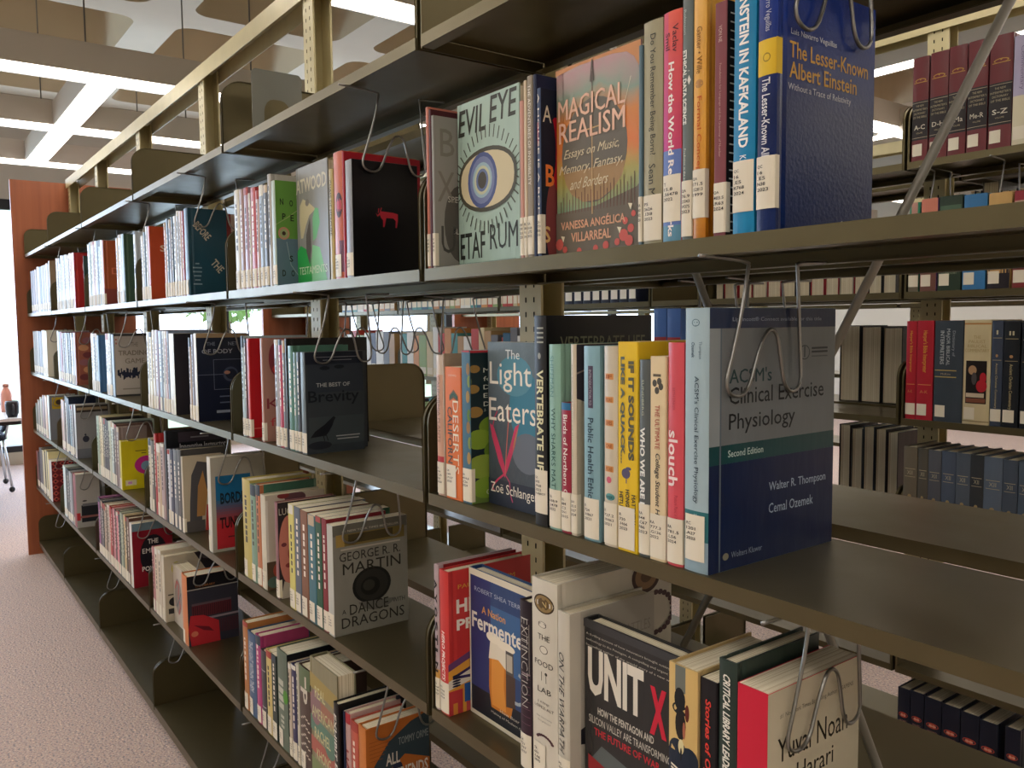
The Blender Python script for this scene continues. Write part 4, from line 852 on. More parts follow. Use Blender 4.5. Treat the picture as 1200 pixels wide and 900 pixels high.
(2,2,4,0,0,-3456.2,1503.0,58.3,240.8,170.0,'#c88a4c','',{}),
(2,2,4,0,0,-3396.1,1503.0,54.0,217.1,170.0,'#4a8c8c','',{}),
(2,2,4,0,0,-3340.3,1503.0,49.7,203.6,170.0,'#ac8a5c','',{}),
(2,2,4,0,0,-3288.6,1503.0,61.5,202.4,170.0,'#dcdcd8','',{}),
(2,2,4,0,0,-3223.7,1503.0,58.3,238.3,170.0,'#b84034','',{}),
(2,2,4,0,0,-3162.9,1503.0,43.6,243.7,170.0,'#c8b890','',{}),
(2,2,4,0,0,-3117.8,1503.0,51.4,228.6,170.0,'#ac8a5c','',{}),
(2,2,4,0,0,-3064.6,1503.0,51.5,210.8,170.0,'#6c6c70','',{}),
(2,2,4,1,0,-3215.4,1835.0,92.6,260.8,165.0,'#403c3c','',{}),
(2,2,4,1,0,-3116.1,1835.0,89.0,248.9,165.0,'#403c3c','',{}),
(2,2,5,0,0,-4556.3,1503.0,78.1,205.8,170.0,'#dcdcd8','',{}),
(2,2,5,0,0,-4473.8,1503.0,63.7,229.6,170.0,'#b84034','',{}),
(2,2,5,0,0,-4408.9,1503.0,92.6,202.2,170.0,'#8ca468','',{}),
(2,2,5,0,0,-4311.8,1503.0,74.2,216.3,170.0,'#dcdcd8','',{}),
(2,2,5,0,0,-4234.6,1503.0,57.9,214.6,170.0,'#3a3448','',{}),
(2,2,5,0,0,-4173.9,1503.0,86.4,223.8,170.0,'#dcdcd8','',{}),
(2,2,5,0,0,-4083.9,1503.0,61.2,224.5,170.0,'#6c6c70','',{}),
(2,2,5,0,0,-4020.8,1503.0,59.2,212.3,170.0,'#ac8a5c','',{}),
(2,3,1,0,1,-1157.0,1503.0,36.7,262.9,170.0,'#6c6456','grey brown gilt-ruled volume, first of the set',{'id': 'ruled'}),
(2,3,1,0,1,-1118.0,1503.0,26.0,262.2,170.0,'#55524a','olive grey gilt-ruled volume, second of the set',{'id': 'ruled'}),
(2,3,1,0,1,-1090.9,1503.0,33.1,260.8,170.0,'#565a62','slate gilt-ruled volume, third of the set',{'id': 'ruled'}),
(2,3,1,0,1,-1056.3,1503.0,35.0,261.6,170.0,'#4e5a6c','blue grey gilt-ruled volume, fourth of the set',{'id': 'ruled'}),
(2,3,1,0,1,-1020.2,1503.0,34.5,261.4,170.0,'#525c68','cool grey gilt-ruled volume, fifth of the set',{'id': 'ruled'}),
(2,3,1,0,1,-985.1,1503.0,32.0,261.3,170.0,'#34383c','near-black gilt-ruled volume, sixth of the set',{'id': 'ruled'}),
(2,3,1,0,1,-952.4,1503.0,42.9,260.0,170.0,'#5c6878','broad blue grey gilt-ruled volume, seventh of the set',{'id': 'ruled'}),
(2,3,1,0,1,-908.5,1503.0,33.6,258.1,170.0,'#46505e','dark steel blue gilt-ruled volume, eighth of the set',{'id': 'ruled'}),
(2,3,1,0,1,-873.0,1503.0,29.9,257.4,170.0,'#4c5866','steel blue gilt-ruled volume, last of the set',{'id': 'ruled'}),
(2,3,2,1,1,-1553.3,1835.0,39.6,259.9,165.0,'#2c1c20','',{}),
(2,3,2,1,1,-1510.5,1835.0,38.7,249.9,165.0,'#6c6c68','',{}),
(2,3,2,1,1,-1469.2,1835.0,37.7,260.1,165.0,'#1c3044','',{}),
(2,3,2,1,1,-1428.5,1835.0,36.8,256.6,165.0,'#3c3c3c','',{}),
(2,3,2,1,1,-1388.8,1835.0,36.0,250.7,165.0,'#2c1c20','',{}),
(2,3,3,0,0,-2985.0,1503.0,10.0,203.4,170.0,'#ac8a5c','',{}),
(2,3,3,0,0,-2973.7,1503.0,61.7,231.9,170.0,'#dcdcd8','',{}),
(2,3,3,0,0,-2909.6,1503.0,61.1,221.0,170.0,'#ac8a5c','',{}),
(2,3,3,0,0,-2846.0,1503.0,56.6,218.6,170.0,'#b84034','',{}),
(2,3,4,0,0,-3747.0,1503.0,71.2,222.1,170.0,'#3a3448','',{}),
(2,3,4,0,0,-3673.4,1503.0,57.4,205.6,170.0,'#8ca468','',{}),
(2,3,4,0,0,-3612.8,1503.0,70.4,230.5,170.0,'#4a8c8c','',{}),
(2,3,4,0,0,-3540.3,1503.0,56.3,203.9,170.0,'#c88a4c','',{}),
(2,3,4,0,0,-3481.4,1503.0,75.9,214.8,170.0,'#c8b890','',{}),
(2,3,4,0,0,-3402.7,1503.0,59.1,204.3,170.0,'#2f5c78','',{}),
(2,3,4,0,0,-3341.0,1503.0,62.9,210.5,170.0,'#6c6c70','',{}),
(2,3,4,0,0,-3275.5,1503.0,72.5,211.7,170.0,'#6c6c70','',{}),
(2,3,4,0,0,-3200.2,1503.0,58.0,204.6,170.0,'#6c6c70','',{}),
(2,3,4,0,0,-3139.1,1503.0,47.3,239.8,170.0,'#8ca468','',{}),
(2,3,4,0,0,-3090.3,1503.0,52.4,220.8,170.0,'#6c6c70','',{}),
(2,5,1,0,1,-1157.0,1503.0,32.9,282.5,170.0,'#1c2030','navy volume with a red emblem and green foot, first of the row',{'id': 'navyred'}),
(2,5,1,0,1,-1121.8,1503.0,35.9,284.2,170.0,'#1c2030','navy volume with a red emblem and green foot, second of the row',{'id': 'navyred'}),
(2,5,1,0,1,-1083.5,1503.0,43.9,281.5,170.0,'#1c2030','navy volume with a red emblem and green foot, third of the row',{'id': 'navyred'}),
(2,5,1,0,1,-1037.4,1503.0,45.6,279.9,170.0,'#1c2030','navy volume with a red emblem and green foot, fourth of the row',{'id': 'navyred'}),
(2,5,1,0,1,-989.6,1503.0,44.1,277.3,170.0,'#1c2030','navy volume with a red emblem and green foot, fifth of the row',{'id': 'navyred'}),
(2,5,1,0,1,-943.3,1503.0,42.6,272.6,170.0,'#1c2030','navy volume with a red emblem and green foot, sixth of the row',{'id': 'navyred'}),
(2,5,1,0,1,-883.1,1503.0,34.9,278.5,170.0,'#1c2030','navy volume with a red emblem and green foot, last of the row',{'id': 'navyred'}),
]
ART = {}
def art(f): ART[f.__name__[2:]] = f; return f
W_ = '#ece6d8'
@art
def a_evileye(B):
    B.ctext('EVIL', .04, .50, .80, .96, '#34362f', .01, .1); B.ctext('EYE', .56, .96, .83, .985, '#34362f', .01, .1)
    B.ctext('ETAF', .04, .46, .05, .21, '#2c302c', .01); B.ctext('RUM', .54, .97, .09, .24, '#2c302c', .01)
    for i in range(40):
        a = 2*math.pi*i/40+.04; c, s_ = math.cos(a), math.sin(a); r1 = .36+.10*abs(c); rv = .215+.03*abs(s_)
        B.line([(.5+c*r1*1.02, .51+s_*rv), (.5+c*(r1+.085), .51+s_*(rv+.075))], .0022, '#4a4c42')
    def alm(w, h): return [(.5+w*math.cos(math.pi*i/14), .51+h*math.sin(math.pi*i/14)**.8) for i in range(15)]+[(.5-w*math.cos(math.pi*i/14), .51-h*math.sin(math.pi*i/14)**.8) for i in range(1, 14)]
    B.poly(alm(.47, .19), '#48483c'); B.poly(alm(.43, .165), '#cfc4a0')
    for rx, rv, c in ((.24, .165, '#4c5a8c'), (.20, .14, '#7480a8'), (.16, .105, '#9cb8c4'), (.13, .085, '#c4c8a8'), (.10, .068, '#6878a0'), (.07, .05, '#4c4a44')): B.ell(.43, .51, rx, rv, c)
    for i in range(30): B.rect(.03+i*.031, .045+i*.031, .018, .026, '#58605a')
@art
def a_magical(B):
    B.poly([(.0, 1), (1, 1), (1, .86), (.93, .93), (.85, .965), (.7, .98), (.3, .985), (0, .97)], '#c88c5c')
    B.ell(.47, .53, .39, .27, '#6a655c', 30)
    B.poly([(.10, .44), (.84, .44), (.80, .37), (.70, .31), (.55, .27), (.35, .27), (.2, .32), (.13, .38)], '#a0825c')
    B.poly([(0, 0), (1, 0), (1, .32), (.96, .30), (.5, .24), (0, .23)], '#6c6458')
    for i in range(24): B.rect(.06+i*.038, .068+i*.038, .22, .29+.002*i+.02*(i % 3), '#6a4c40')
    B.line([(.46, .93), (.46, .56)], .0012, '#6c5c58'); B.line([(.44, .88), (.46, .99), (.48, .88)], .002, '#5c544e'); B.line([(.46, .66), (.46, .2)], .0015, '#c8a878'); B.line([(.36, .64), (.56, .645)], .0015, '#c8a878')
    B.line([(.9, .84), (.8, .66)], .0008, '#d8ccb0')
    B.ctext('MAGICAL', .04, .84, .72, .83, '#e6bca4', .035); B.ctext('REALISM', .05, .84, .60, .71, '#e6bca4', .035)
    B.ctext('Essays on Music,', .12, .78, .50, .56, '#d8ccac', 0, .4); B.ctext('Memory, Fantasy,', .06, .82, .42, .48, '#d8ccac', 0, .4); B.ctext('and Borders', .2, .65, .345, .40, '#d8ccac', 0, .4)
    B.ctext('VANESSA ANGÉLICA', .07, .84, .135, .19, '#dca888', .02); B.ctext('VILLARREAL', .20, .68, .065, .115, '#dca888', .02)
    for u, v, r in ((.82, .07, .05), (.9, .10, .035), (.88, .04, .045), (.75, .04, .03), (.62, .03, .035), (.5, .02, .03), (.3, .015, .03), (.84, .14, .03), (.93, .17, .025), (.05, .06, .05), (.12, .03, .03)): B.ell(u, v, r, r*.62, '#cc6058', 10)
    for u, v in ((.9, .21), (.78, .10), (.1, .09)): B.poly([(u-.03, v+.015), (u+.02, v+.01), (u, v-.02)], '#e4dcc0')
@art
def a_doyou(B): B.stext('Do You Remember Being Born?', .06, .60, .36, .52, '#3c3c38'); B.stext('Sean Michaels', .64, .92, .34, .52, '#3c3c38')
@art
def a_howthe(B):
    n = 12
    for i in range(n): 
        t = i/n; B.band(.0+.6*t, .6*(t+1/n), '#%02x%02x%02x' % (int(222-30*t), int(92-30*t), int(78+30*t)))
        B.band(.6*t, .6*(t+1/n), '#%02x%02x%02x' % (int(206-20*t), int(84-20*t), int(110+30*t)), 0, .3)
    B.band(.6, .93, '#6078b4'); B.band(.93, 1, '#5c8ca4')
    B.stext('Vaclav', .06, .18, .28, .7, '#5c2c34', .01); B.stext('Smil', .09, .165, .26, .28, '#5c2c34', .01); B.stext('How the World Really Works', .22, .98, .40, .45, '#f0e8e4', .025)
@art
def a_ethical(B): B.stext('ETHICAL DATA SCIENCE', .215, .52, .42, .32, '#e8e8e0', .03); B.stext('Robinson', .05, .15, .25, .35, '#a8b0ac'); B.stext('Prediction in the public interest', .62, .84, .26, .35, '#c8ccb8'); B.stext(': ◆', .3, .36, .3, .75, '#e0e0d8')
@art
def a_formal(B):
    B.stext('Ganter • Wille', .155, .34, .42, .55, '#7c5018'); B.stext('Formal Concept Analysis', .43, .92, .44, .52, '#c05818', .01); B.blob(.38, .5, .017, .32, '#b08048')
@art
def a_maroon(B):
    B.stext('VON NE', .1, .17, .28, .5, '#c8a8a0'); B.stext('Foundations for Language and the Grammar of Number', .26, .66, .22, .5, '#b89088')
    B.rect(0, 1, 0, 1, '#1c1a1a')
    for i in range(26): B.rect(.03, .10, .02+i*.037, .026+i*.037, '#d8d4cc')
@art
def a_kafka(B): B.stext('EINSTEIN IN KAFKALAND', .035, .66, .44, .52, '#eef2ee', .03); B.stext('KEN KRIMSTEIN', .69, .90, .30, .52, '#e0ecf0', .015)
@art
def a_lesser(B):
    B.band(.245, .385, '#d8b428'); B.rect(0, .055, .615, .755, '#d8b428')
    B.stext('Luis Navarro Veguillas', .0, .215, .36, .55, '#b8bcd0'); B.stext('The Lesser-Known Albert Einstein', .395, .87, .42, .5, '#d8d8e0', .01)
    B.blob(.315, .5, .018, .2, '#8c7418'); B.blob(.315, .5, .014, .15, '#d8b428')
    B.ctext('Luis Navarro Veguillas', .13, .58, .775, .805, '#c8ccd8', .01); B.ctext('The Lesser-Known', .12, .92, .69, .755, '#c8983c', .01); B.ctext('Albert Einstein', .12, .80, .61, .675, '#c8983c', .01); B.ctext('Without a Trace of Relativity', .11, .74, .555, .59, '#b8b8c4')
    B.ctext('Springer', .72, .93, .035, .06, '#a8acb8'); B.ell(.67, .05, .02, .014, '#a8acb8', 8)
@art
def a_grey_spell(B): B.ell(.34, .30, .22, .26, '#57544e'); B.ctext('B', .08, .26, .74, .92, '#7c786e'); B.ctext('X', .04, .26, .44, .64, '#7c786e'); B.ctext('U', .08, .26, .1, .28, '#4a4844'); B.ctext('SPE', .17, .30, .44, .48, '#c8c4b8'); B.ctext('BL', .23, .31, .23, .265, '#c8c4b8')
@art
def a_ahouse(B):
    B.stext('A HOUSE IS A BODY', .03, .82, .42, .5, '#dcd4c8', .01); B.band(.2, .34, '#a84858', 0, .45); B.band(.8, .95, '#b04c64', .2, 1)
    B.rect(0, 1, 0, 1, '#181c2c'); B.ell(.17, .60, .09, .24, '#b81c2c'); B.ell(.09, .64, .08, .22, '#181c2c'); B.ell(.13, .2, .08, .25, '#7c3c3c'); B.ctext('A', .02, .12, .80, .90, '#d8ccb4'); B.ctext('B', .05, .15, .42, .55, '#e07838', .02); B.ctext('S', .02, .10, .08, .18, '#d8b070', .02)
@art
def a_nope(B):
    B.rect(0, 1, 0, 1, '#5c7484'); B.rect(0, 1, .45, 1, '#5c8c3c')
    for s_, u, v in (('N', .07, .80), ('O', .22, .79), ('P', .10, .66), ('E', .23, .65), ('S', .20, .26), ('O', .22, .12), ('D', .08, .12)): B.ctext(s_, u, u+.055, v-.03, v+.03, '#1c2818', .02)
    B.ell(.12, .50, .09, .06, '#b08068'); B.ell(.12, .50, .065, .042, '#8c9c6c'); B.ell(.12, .50, .03, .02, '#3c2c24'); B.line([(0, .58), (.2, .66), (.5, .8)], .0015, '#90a468'); B.line([(.16, .42), (.22, .2), (.45, 0)], .0015, '#90a0a8')
@art
def a_atwood(B):
    B.ctext('ATWOOD', .01, .97, .78, .90, '#cfcab4', .02)
    B.poly([(.13, .40), (.1, .55), (.12, .68), (.22, .73), (.40, .69), (.62, .62), (.42, .58), (.3, .5), (.2, .4)], '#c4bc98'); B.poly([(.52, .36), (.62, .38), (.74, .50), (.70, .62), (.60, .63), (.52, .55)], '#6cb880')
    B.poly([(0, 0), (.46, 0), (.44, .22), (.3, .3), (.12, .34), (0, .30)], '#2ca04c'); B.poly([(.46, 0), (.95, 0), (.8, .2), (.72, .30), (.5, .33), (.46, .2)], '#80c890'); B.poly([(.30, .42), (.44, .56), (.46, .3), (.4, .16), (.3, .28)], '#54504e'); B.ell(.36, .69, .06, .03, '#7c7874')
    B.ctext('TESTAMENTS', .05, .94, .09, .155, '#cfe0c4', .02)
@art
def a_motif(B): B.blob(.42, .62, .10, .34, '#3c1c24'); B.blob(.42, .62, .06, .22, '#b03040'); B.band(.7, .95, '#6c3c50', .6, 1)
@art
def a_donkey(B):
    B.rect(0, 1, 0, 1, '#07070c', 'jacket')
    B.poly([(.34, .56), (.37, .54), (.42, .575), (.6, .57), (.68, .56), (.68, .50), (.66, .44), (.64, .44), (.645, .50), (.61, .52), (.5, .52), (.47, .44), (.45, .44), (.45, .50), (.42, .52), (.405, .545), (.37, .525)], '#b82c3c'); B.line([(.38, .56), (.39, .60)], .0015, '#b82c3c'); B.line([(.41, .57), (.43, .605)], .0015, '#b82c3c')
@art
def a_orange_sl(B): B.rect(0, 1, 0, 1, '#b84820', 'jacket'); B.ctext('SL', .22, .5, .66, .75, '#dcc8b0', .02)
@art
def a_before(B):
    B.ctext('BEFORE', .12, .62, .70, .79, '#b8b09c', .02, 0, -.85); B.ctext('THE', .56, .90, .30, .39, '#b8b09c', .02, 0, -.85)
    for i, w in enumerate((.10, .22, .22, .18, .14, .22)): B.rect(.2-w/2+.02, .2+w/2+.02, .36-i*.047, .375-i*.047, '#7c949c')
@art
def a_rust(B): B.ctext('D', .2, .45, .48, .58, '#d0785c'); B.rect(0, 1, 0, .25, '#7c3c38')
@art
def a_greenp(B):
    for i in range(3): B.rect(.35, .7, .12+i*.1, .17+i*.1, '#88a088')
@art
def a_redfig(B): B.ell(.4, .75, .15, .14, '#d8a8a0'); B.ell(.45, .3, .15, .06, '#d8a8a0')
@art
def a_patbrown(B):
    for i in range(6): B.ell(.25+.12*(i % 2), .15+i*.14, .15, .06, ['#6c3438', '#c89068', '#8c5c64'][i % 3])
@art
def a_bluew(B):
    for i in range(8): B.rect(.45, .55, .3+i*.07, .33+i*.07, '#c0ccd4')
@art
def a_trading(B):
    B.rect(.03, 1, .03, .97, '#b4ada4'); B.ctext('THE', .45, .62, .80, .87, '#78706c'); B.ctext('TRADING', .12, .90, .66, .74, '#7c7468', .02); B.ctext('GAME', .28, .78, .53, .61, '#7c7468', .02)
    rn = random.Random(3)
    for i in range(30): u = .08+i*.028; B.rect(u, u+.03, .36-rn.uniform(0, .09), .38+rn.uniform(0, .09), '#20263a')
    B.rect(.06, .09, .90, .93, '#a04c48'); B.rect(.06, .09, .84, .87, '#a04c48'); B.rect(.2, .8, .11, .13, '#8c857c')
@art
def a_orangen(B): B.rect(0, 1, 0, 1, '#24242c', 'jacket'); B.ctext('N', .34, .58, .80, .89, '#c8482c', .03)
@art
def a_navysq(B):
    B.rect(0, 1, 0, 1, '#161c30', 'jacket'); B.rect(0, 1, .95, 1, '#a08868')
    B.ctext('THE', .2, .36, .86, .90, '#8c94a4'); B.ctext('NET', .62, .8, .86, .90, '#8c94a4'); B.ctext('OF BODY', .1, .7, .77, .82, '#a4a8b4', .01)
    B.line([(.32, .70), (.92, .70), (.92, .36), (.32, .36), (.32, .70)], .0012, '#6c7488'); B.line([(.0, .53), (.55, .53)], .0012, '#6c7488'); B.ell(.65, .53, .15, .085, '#3c4458'); B.ell(.66, .53, .11, .06, '#181c2c'); B.ell(.58, .55, .06, .02, '#a87c68')
    for v in (.27, .20): B.rect(.42, .75, v, v+.015, '#5c6478')
    B.rect(.35, .8, .09, .12, '#8c94a4')
@art
def a_redbk(B): B.rect(0, 1, 0, 1, '#b41c24', 'jacket'); B.ell(.3, .33, .12, .05, '#d8602c'); B.ell(.42, .22, .22, .10, '#28141c'); B.rect(0, 1, .09, .10, '#d87468')
@art
def a_kaf(B):
    B.rect(0, 1, 0, 1, '#a87c6c', 'jacket'); B.ell(.22, .80, .12, .16, '#7c3038'); B.ell(.26, .70, .10, .05, '#c83c30'); B.ell(.3, .52, .07, .10, '#8c2430')
    B.ctext('Kal', .05, .5, .32, .42, '#7c2c34'); B.ctext('for', .1, .5, .15, .23, '#b04040')
@art
def a_brevity(B):
    B.rect(0, 1, 0, 1, '#353c42', 'jacket'); B.rect(0, 1, .88, 1, '#181e2c'); B.rect(.04, 1, .60, .88, '#2c343e'); B.rect(.04, 1, .08, .36, '#3c4448')
    B.ctext('THE BEST OF', .18, .76, .655, .695, '#a8acac', .01); B.ctext('Brevity', .04, .92, .47, .62, '#10161f', .01)
    for a, b in ((.25, .84), (.5, .85)): B.ell(a+.08, b, .09, .02, '#10161f', 10)
    B.poly([(.06, .16), (.14, .22), (.30, .28), (.40, .33), (.46, .36), (.50, .345), (.47, .32), (.44, .27), (.38, .21), (.32, .17), (.28, .17)], '#12141c'); B.line([(.33, .18), (.36, .12)], .0016, '#12141c'); B.line([(.28, .18), (.30, .12)], .0016, '#12141c'); B.ell(.22, .08, .2, .04, '#20242c')
    B.rect(.5, .92, .155, .165, '#a0a4a4'); B.rect(.52, .90, .125, .135, '#a0a4a4'); B.rect(.15, .9, .945, .951, '#80848c'); B.rect(.3, .8, .915, .921, '#80848c')
@art
def a_peach(B): B.band(0, .14, '#c8b8a8'); B.band(.14, .72, '#c89c84'); B.band(.72, .80, '#b83c44'); B.stext('CALIFORNIA PLANTS', .15, .62, .4, .45, '#8c6c60')
@art
def a_deserts(B):
    B.stext('CALIFORNIA', .30, .82, .30, .32, '#3c4038', .01); B.stext('DESERTS', .25, .80, .34, .68, '#e4dcc0', .0)
    for i in range(9):
        a = -.9+i*.22; B.blob(.2+.02*abs(i-4)*.4, .55+(i-4)*.06, .035-.002*abs(i-4), .03, '#28503c', 8)
    B.htext('LUDWIG', .055, .07, .25, .75, '#f0d8b8')
@art
def a_fruit(B):
    for i, (f, x) in enumerate(((.12, .75), (.2, .85), (.3, .7), (.42, .8), (.5, .72), (.6, .86), (.7, .75))): B.blob(f, x, .04, .2, ['#8c6c3c', '#7c8c3c', '#a08040', '#5c7c2c'][i % 4])
    B.band(0, .012, '#b03038'); B.rect(0, 1, 0, 1, '#16282c'); B.rect(0, 1, 0, .10, '#66803c'); B.rect(0, 1, .985, 1, '#b03038')
    for i, (u, v, r) in enumerate(((.3, .5, .2), (.1, .42, .18), (.4, .34, .24), (.15, .24, .22), (.42, .18, .2), (.2, .1, .2), (.05, .6, .1), (.03, .75, .08), (.05, .88, .07))): B.ell(u, v, r, r*.36, ['#6c8c2c', '#7c9c34', '#5c7c28', '#88a040'][i % 4] if i < 6 else '#94743c')
    for i, s_ in enumerate(('Material', 'for Pre', 'Discover', 'Evolution', 'Domestic')): B.ctext(s_, .16, .16+.055*len(s_), .855-.055*i, .885-.055*i, '#d8dcd0')
    B.ctext('J. M. CAM', .16, .5, .60, .62, '#a8b0a4'); B.ctext('CAM', .18, .46, .05, .09, '#b8c498')
@art
def a_light(B):
    B.ell(.75, .62, .3, .22, '#3c7c94'); B.ell(.55, .8, .35, .12, '#548ca0'); B.ell(.8, .35, .3, .12, '#68707c'); B.rect(0, 1, 0, .16, '#2c3444')
    B.ctext('The', .38, .66, .90, .955, '#dce4e4'); B.ctext('Light', .05, .88, .70, .88, '#ece8dc'); B.ctext('Eaters', .03, .97, .52, .66, '#ece8dc')
    for pts in ([(.34, .18), (.22, .27), (.08, .42), (.04, .5), (.12, .48), (.25, .36), (.35, .24)], [(.34, .18), (.42, .25), (.55, .38), (.64, .52), (.56, .50), (.44, .36), (.35, .26)]): B.poly(pts, '#c44064')
    B.poly([(.50, .34), (.58, .44), (.62, .50), (.55, .42)], '#90b048'); B.line([(.35, .2), (.38, .35), (.42, .5), (.44, .6)], .002, '#c47064'); B.line([(.1, .48), (.14, .54), (.2, .58)], .002, '#c44064'); B.line([(.33, .2), (.2, .16), (.08, .11), (.12, .08)], .003, '#c44064'); B.line([(.35, .2), (.44, .16), (.46, .08), (.5, .04)], .002, '#b44c70')
    B.ctext('Zoë Schlanger', .05, .99, .06, .14, '#ece8dc')
@art
def a_vertebrate(B):
    B.band(0, 1, '#222222'); B.stext('VERTEBRATE LIFE', .255, .77, .50, .50, '#d8d4ac', .025)
    for i in range(4): B.band(.055+i*.022, .063+i*.022, '#9c9c90', .25, .75)
    B.blob(.19, .45, .015, .12, '#8c8c84'); B.rect(0, 1, 0, 1, '#08080b', 'jacket'); B.ctext('VERTEBRATE LIFE', .12, .93, .835, .90, '#74745c', .005)
@art
def a_sharks(B): B.stext('SHIFFMAN', .06, .28, .34, .35, '#5c8c84'); B.stext('WHY SHARKS MATTER', .34, .86, .36, .45, '#28544c')
@art
def a_birds(B): B.band(0, .055, '#2c6c98'); B.stext('Birds of Northern California', .09, .95, .42, .55, '#e8dcd4', .01)
@art
def a_cream89(B):
    B.stext('The Natural History of the California coast', .1, .75, .2, .35, '#8c8474'); B.rect(0, 1, 0, 1, '#b8ae98')
    B.poly([(0, 1), (.6, 1), (.6, .6), (.3, .66), (0, .72)], '#3c3840'); B.line([(.1, .95), (.3, .8), (.1, .7)], .003, '#8c7c74'); B.line([(.0, .85), (.3, .9)], .002, '#98887c')
@art
def a_ethics(B): B.band(.10, .315, '#4c3c50', .32, .64); B.stext('INTRODUCTION TO', .12, .30, .16, .48, '#a8a0a8'); B.stext('Public Health Ethics', .365, .80, .36, .5, '#28404c', .012)
@art
def a_flower(B):
    for i in range(5): B.band(.135+i*.115, .165+i*.115, '#d89858', .1, .75)
    for i, s_ in enumerate(('IF', 'MORE', 'LIVES', 'ONE', 'MORE')): B.htext(s_, .14+i*.115, .16+i*.115, .2, .68, '#a85c30', .02)
    B.blob(.665, .42, .017, .2, '#c85c70'); B.blob(.75, .5, .018, .35, '#5c9c9c'); B.htext('WEEKS', .745, .76, .2, .8, '#2c5c60', .02); B.htext('KELBY', .82, .832, .2, .8, '#2c2c2c', .02); B.htext('WILSON,', .845, .857, .1, .85, '#2c2c2c', .02)
@art
def a_quack(B):
    B.stext('IF IT SOUNDS', .09, .56, .28, .70, '#585848', .05); B.stext('LIKE A QUACK...', .07, .58, .24, .26, '#5c6458', .05)
    B.blob(.625, .42, .025, .22, '#54506c'); B.blob(.60, .55, .008, .14, '#54506c'); B.band(.65, .672, '#54506c', .42, .47); B.stext('MATTHEW', .72, .86, .2, .82, '#3c3c34', .03); B.stext('HONGOLTZ', .70, .855, .2, .52, '#3c3c34', .03); B.stext('HETLING', .715, .83, .2, .2, '#3c3c34', .03)
@art
def a_whowe(B): B.stext('WHO WE ARE NOW', .34, .87, .48, .4, '#e4e4dc', .035); B.stext('SUNDBERG', .1, .28, .2, .45, '#a8ac90')
@art
def a_ultimate(B):
    B.band(.085, .098, '#5c5444', .2, .7)
    for a, b in ((.3, .13), (.7, .145), (.45, .165), (.6, .12)): B.blob(b, a, .018, .15, '#4c4840', 10)
    B.stext('THE ULTIMATE', .235, .45, .28, .5, '#a83c38', .01); B.stext('College Student Health', .47, .85, .38, .5, '#2c2c34', .012, .2); B.stext('MA', .86, .885, .28, .5, '#a83c38', .01)
@art
def a_slouch(B): B.stext('slouch', .39, .64, .62, .40, '#f0dcd8', .02); B.stext('Posture Panic in Modern America', .68, .88, .2, .62, '#a83848'); B.stext('BETH LINKER', .2, .3, .16, .45, '#b04454')
@art
def a_acsm(B):
    B.band(.0, .765, '#a0b6be'); B.band(.765, .88, '#2c6c70'); B.band(.88, 1, '#8ca4b0')
    B.stext("ACSM's Clinical Exercise Physiology", .255, .735, .22, .5, '#2c3c48', .008); B.stext('Thompson', .125, .19, .14, .64, '#5c707c'); B.stext('Ozemek', .128, .185, .14, .36, '#405460', .01); B.stext('Second Edition', .775, .87, .13, .5, '#a8c4c4')
    B.blob(.055, .45, .014, .16, '#4c6470'); B.blob(.055, .45, .0115, .13, '#a0b6be'); B.band(.046, .066, '#4c6470', .44, .48); B.band(.052, .055, '#4c6470', .38, .54)
    B.rect(0, 1, .923, 1, '#14284c', 'jacket'); B.rect(0, 1, .483, .923, '#747a7e', 'jacket'); B.rect(0, .085, .483, .923, '#8c9498'); B.rect(0, 1, .412, .483, '#0c4448', 'jacket'); B.rect(0, 1, 0, .412, '#081c44', 'jacket')
    B.rect(.075, .085, 0, .923, '#5c6874')
    B.ctext('Lippincott® Connect available for this title', .16, .87, .945, .965, '#8c98b0', .01); B.ctext("ACSM's", .14, .46, .715, .77, '#1c3c40', .02); B.ctext('Clinical Exercise', .14, .90, .635, .70, '#14181c', .003); B.ctext('Physiology', .14, .655, .52, .60, '#14181c', .003)
    B.ctext('Second Edition', .135, .40, .435, .462, '#b8ccc8', .01); B.ctext('Walter R. Thompson', .45, .93, .265, .31, '#a8b8cc', .005); B.ctext('Cemal Ozemek', .45, .82, .185, .225, '#a8b8cc', .005); B.ell(.125, .055, .022, .014, '#84806c', 14); B.ctext('Wolters Kluwer', .165, .40, .045, .068, '#8c98ac')
    B.ell(.73, .82, .045, .03, '#3c4448'); B.ell(.73, .82, .039, .026, '#747a7e'); B.rect(.725, .735, .80, .845, '#3c4448'); B.rect(.79, .93, .832, .84, '#34383c'); B.rect(.79, .93, .817, .825, '#34383c'); B.rect(.79, .93, .80, .805, '#54585c')
@art
def a_pinkbrush(B): 
    for i, s_ in enumerate('AYOSTLN'): B.stext(s_, .10+i*.095, .17+i*.095, .6, .5, '#1c1c20', .03)
    B.band(.72, .80, '#d09c4c')
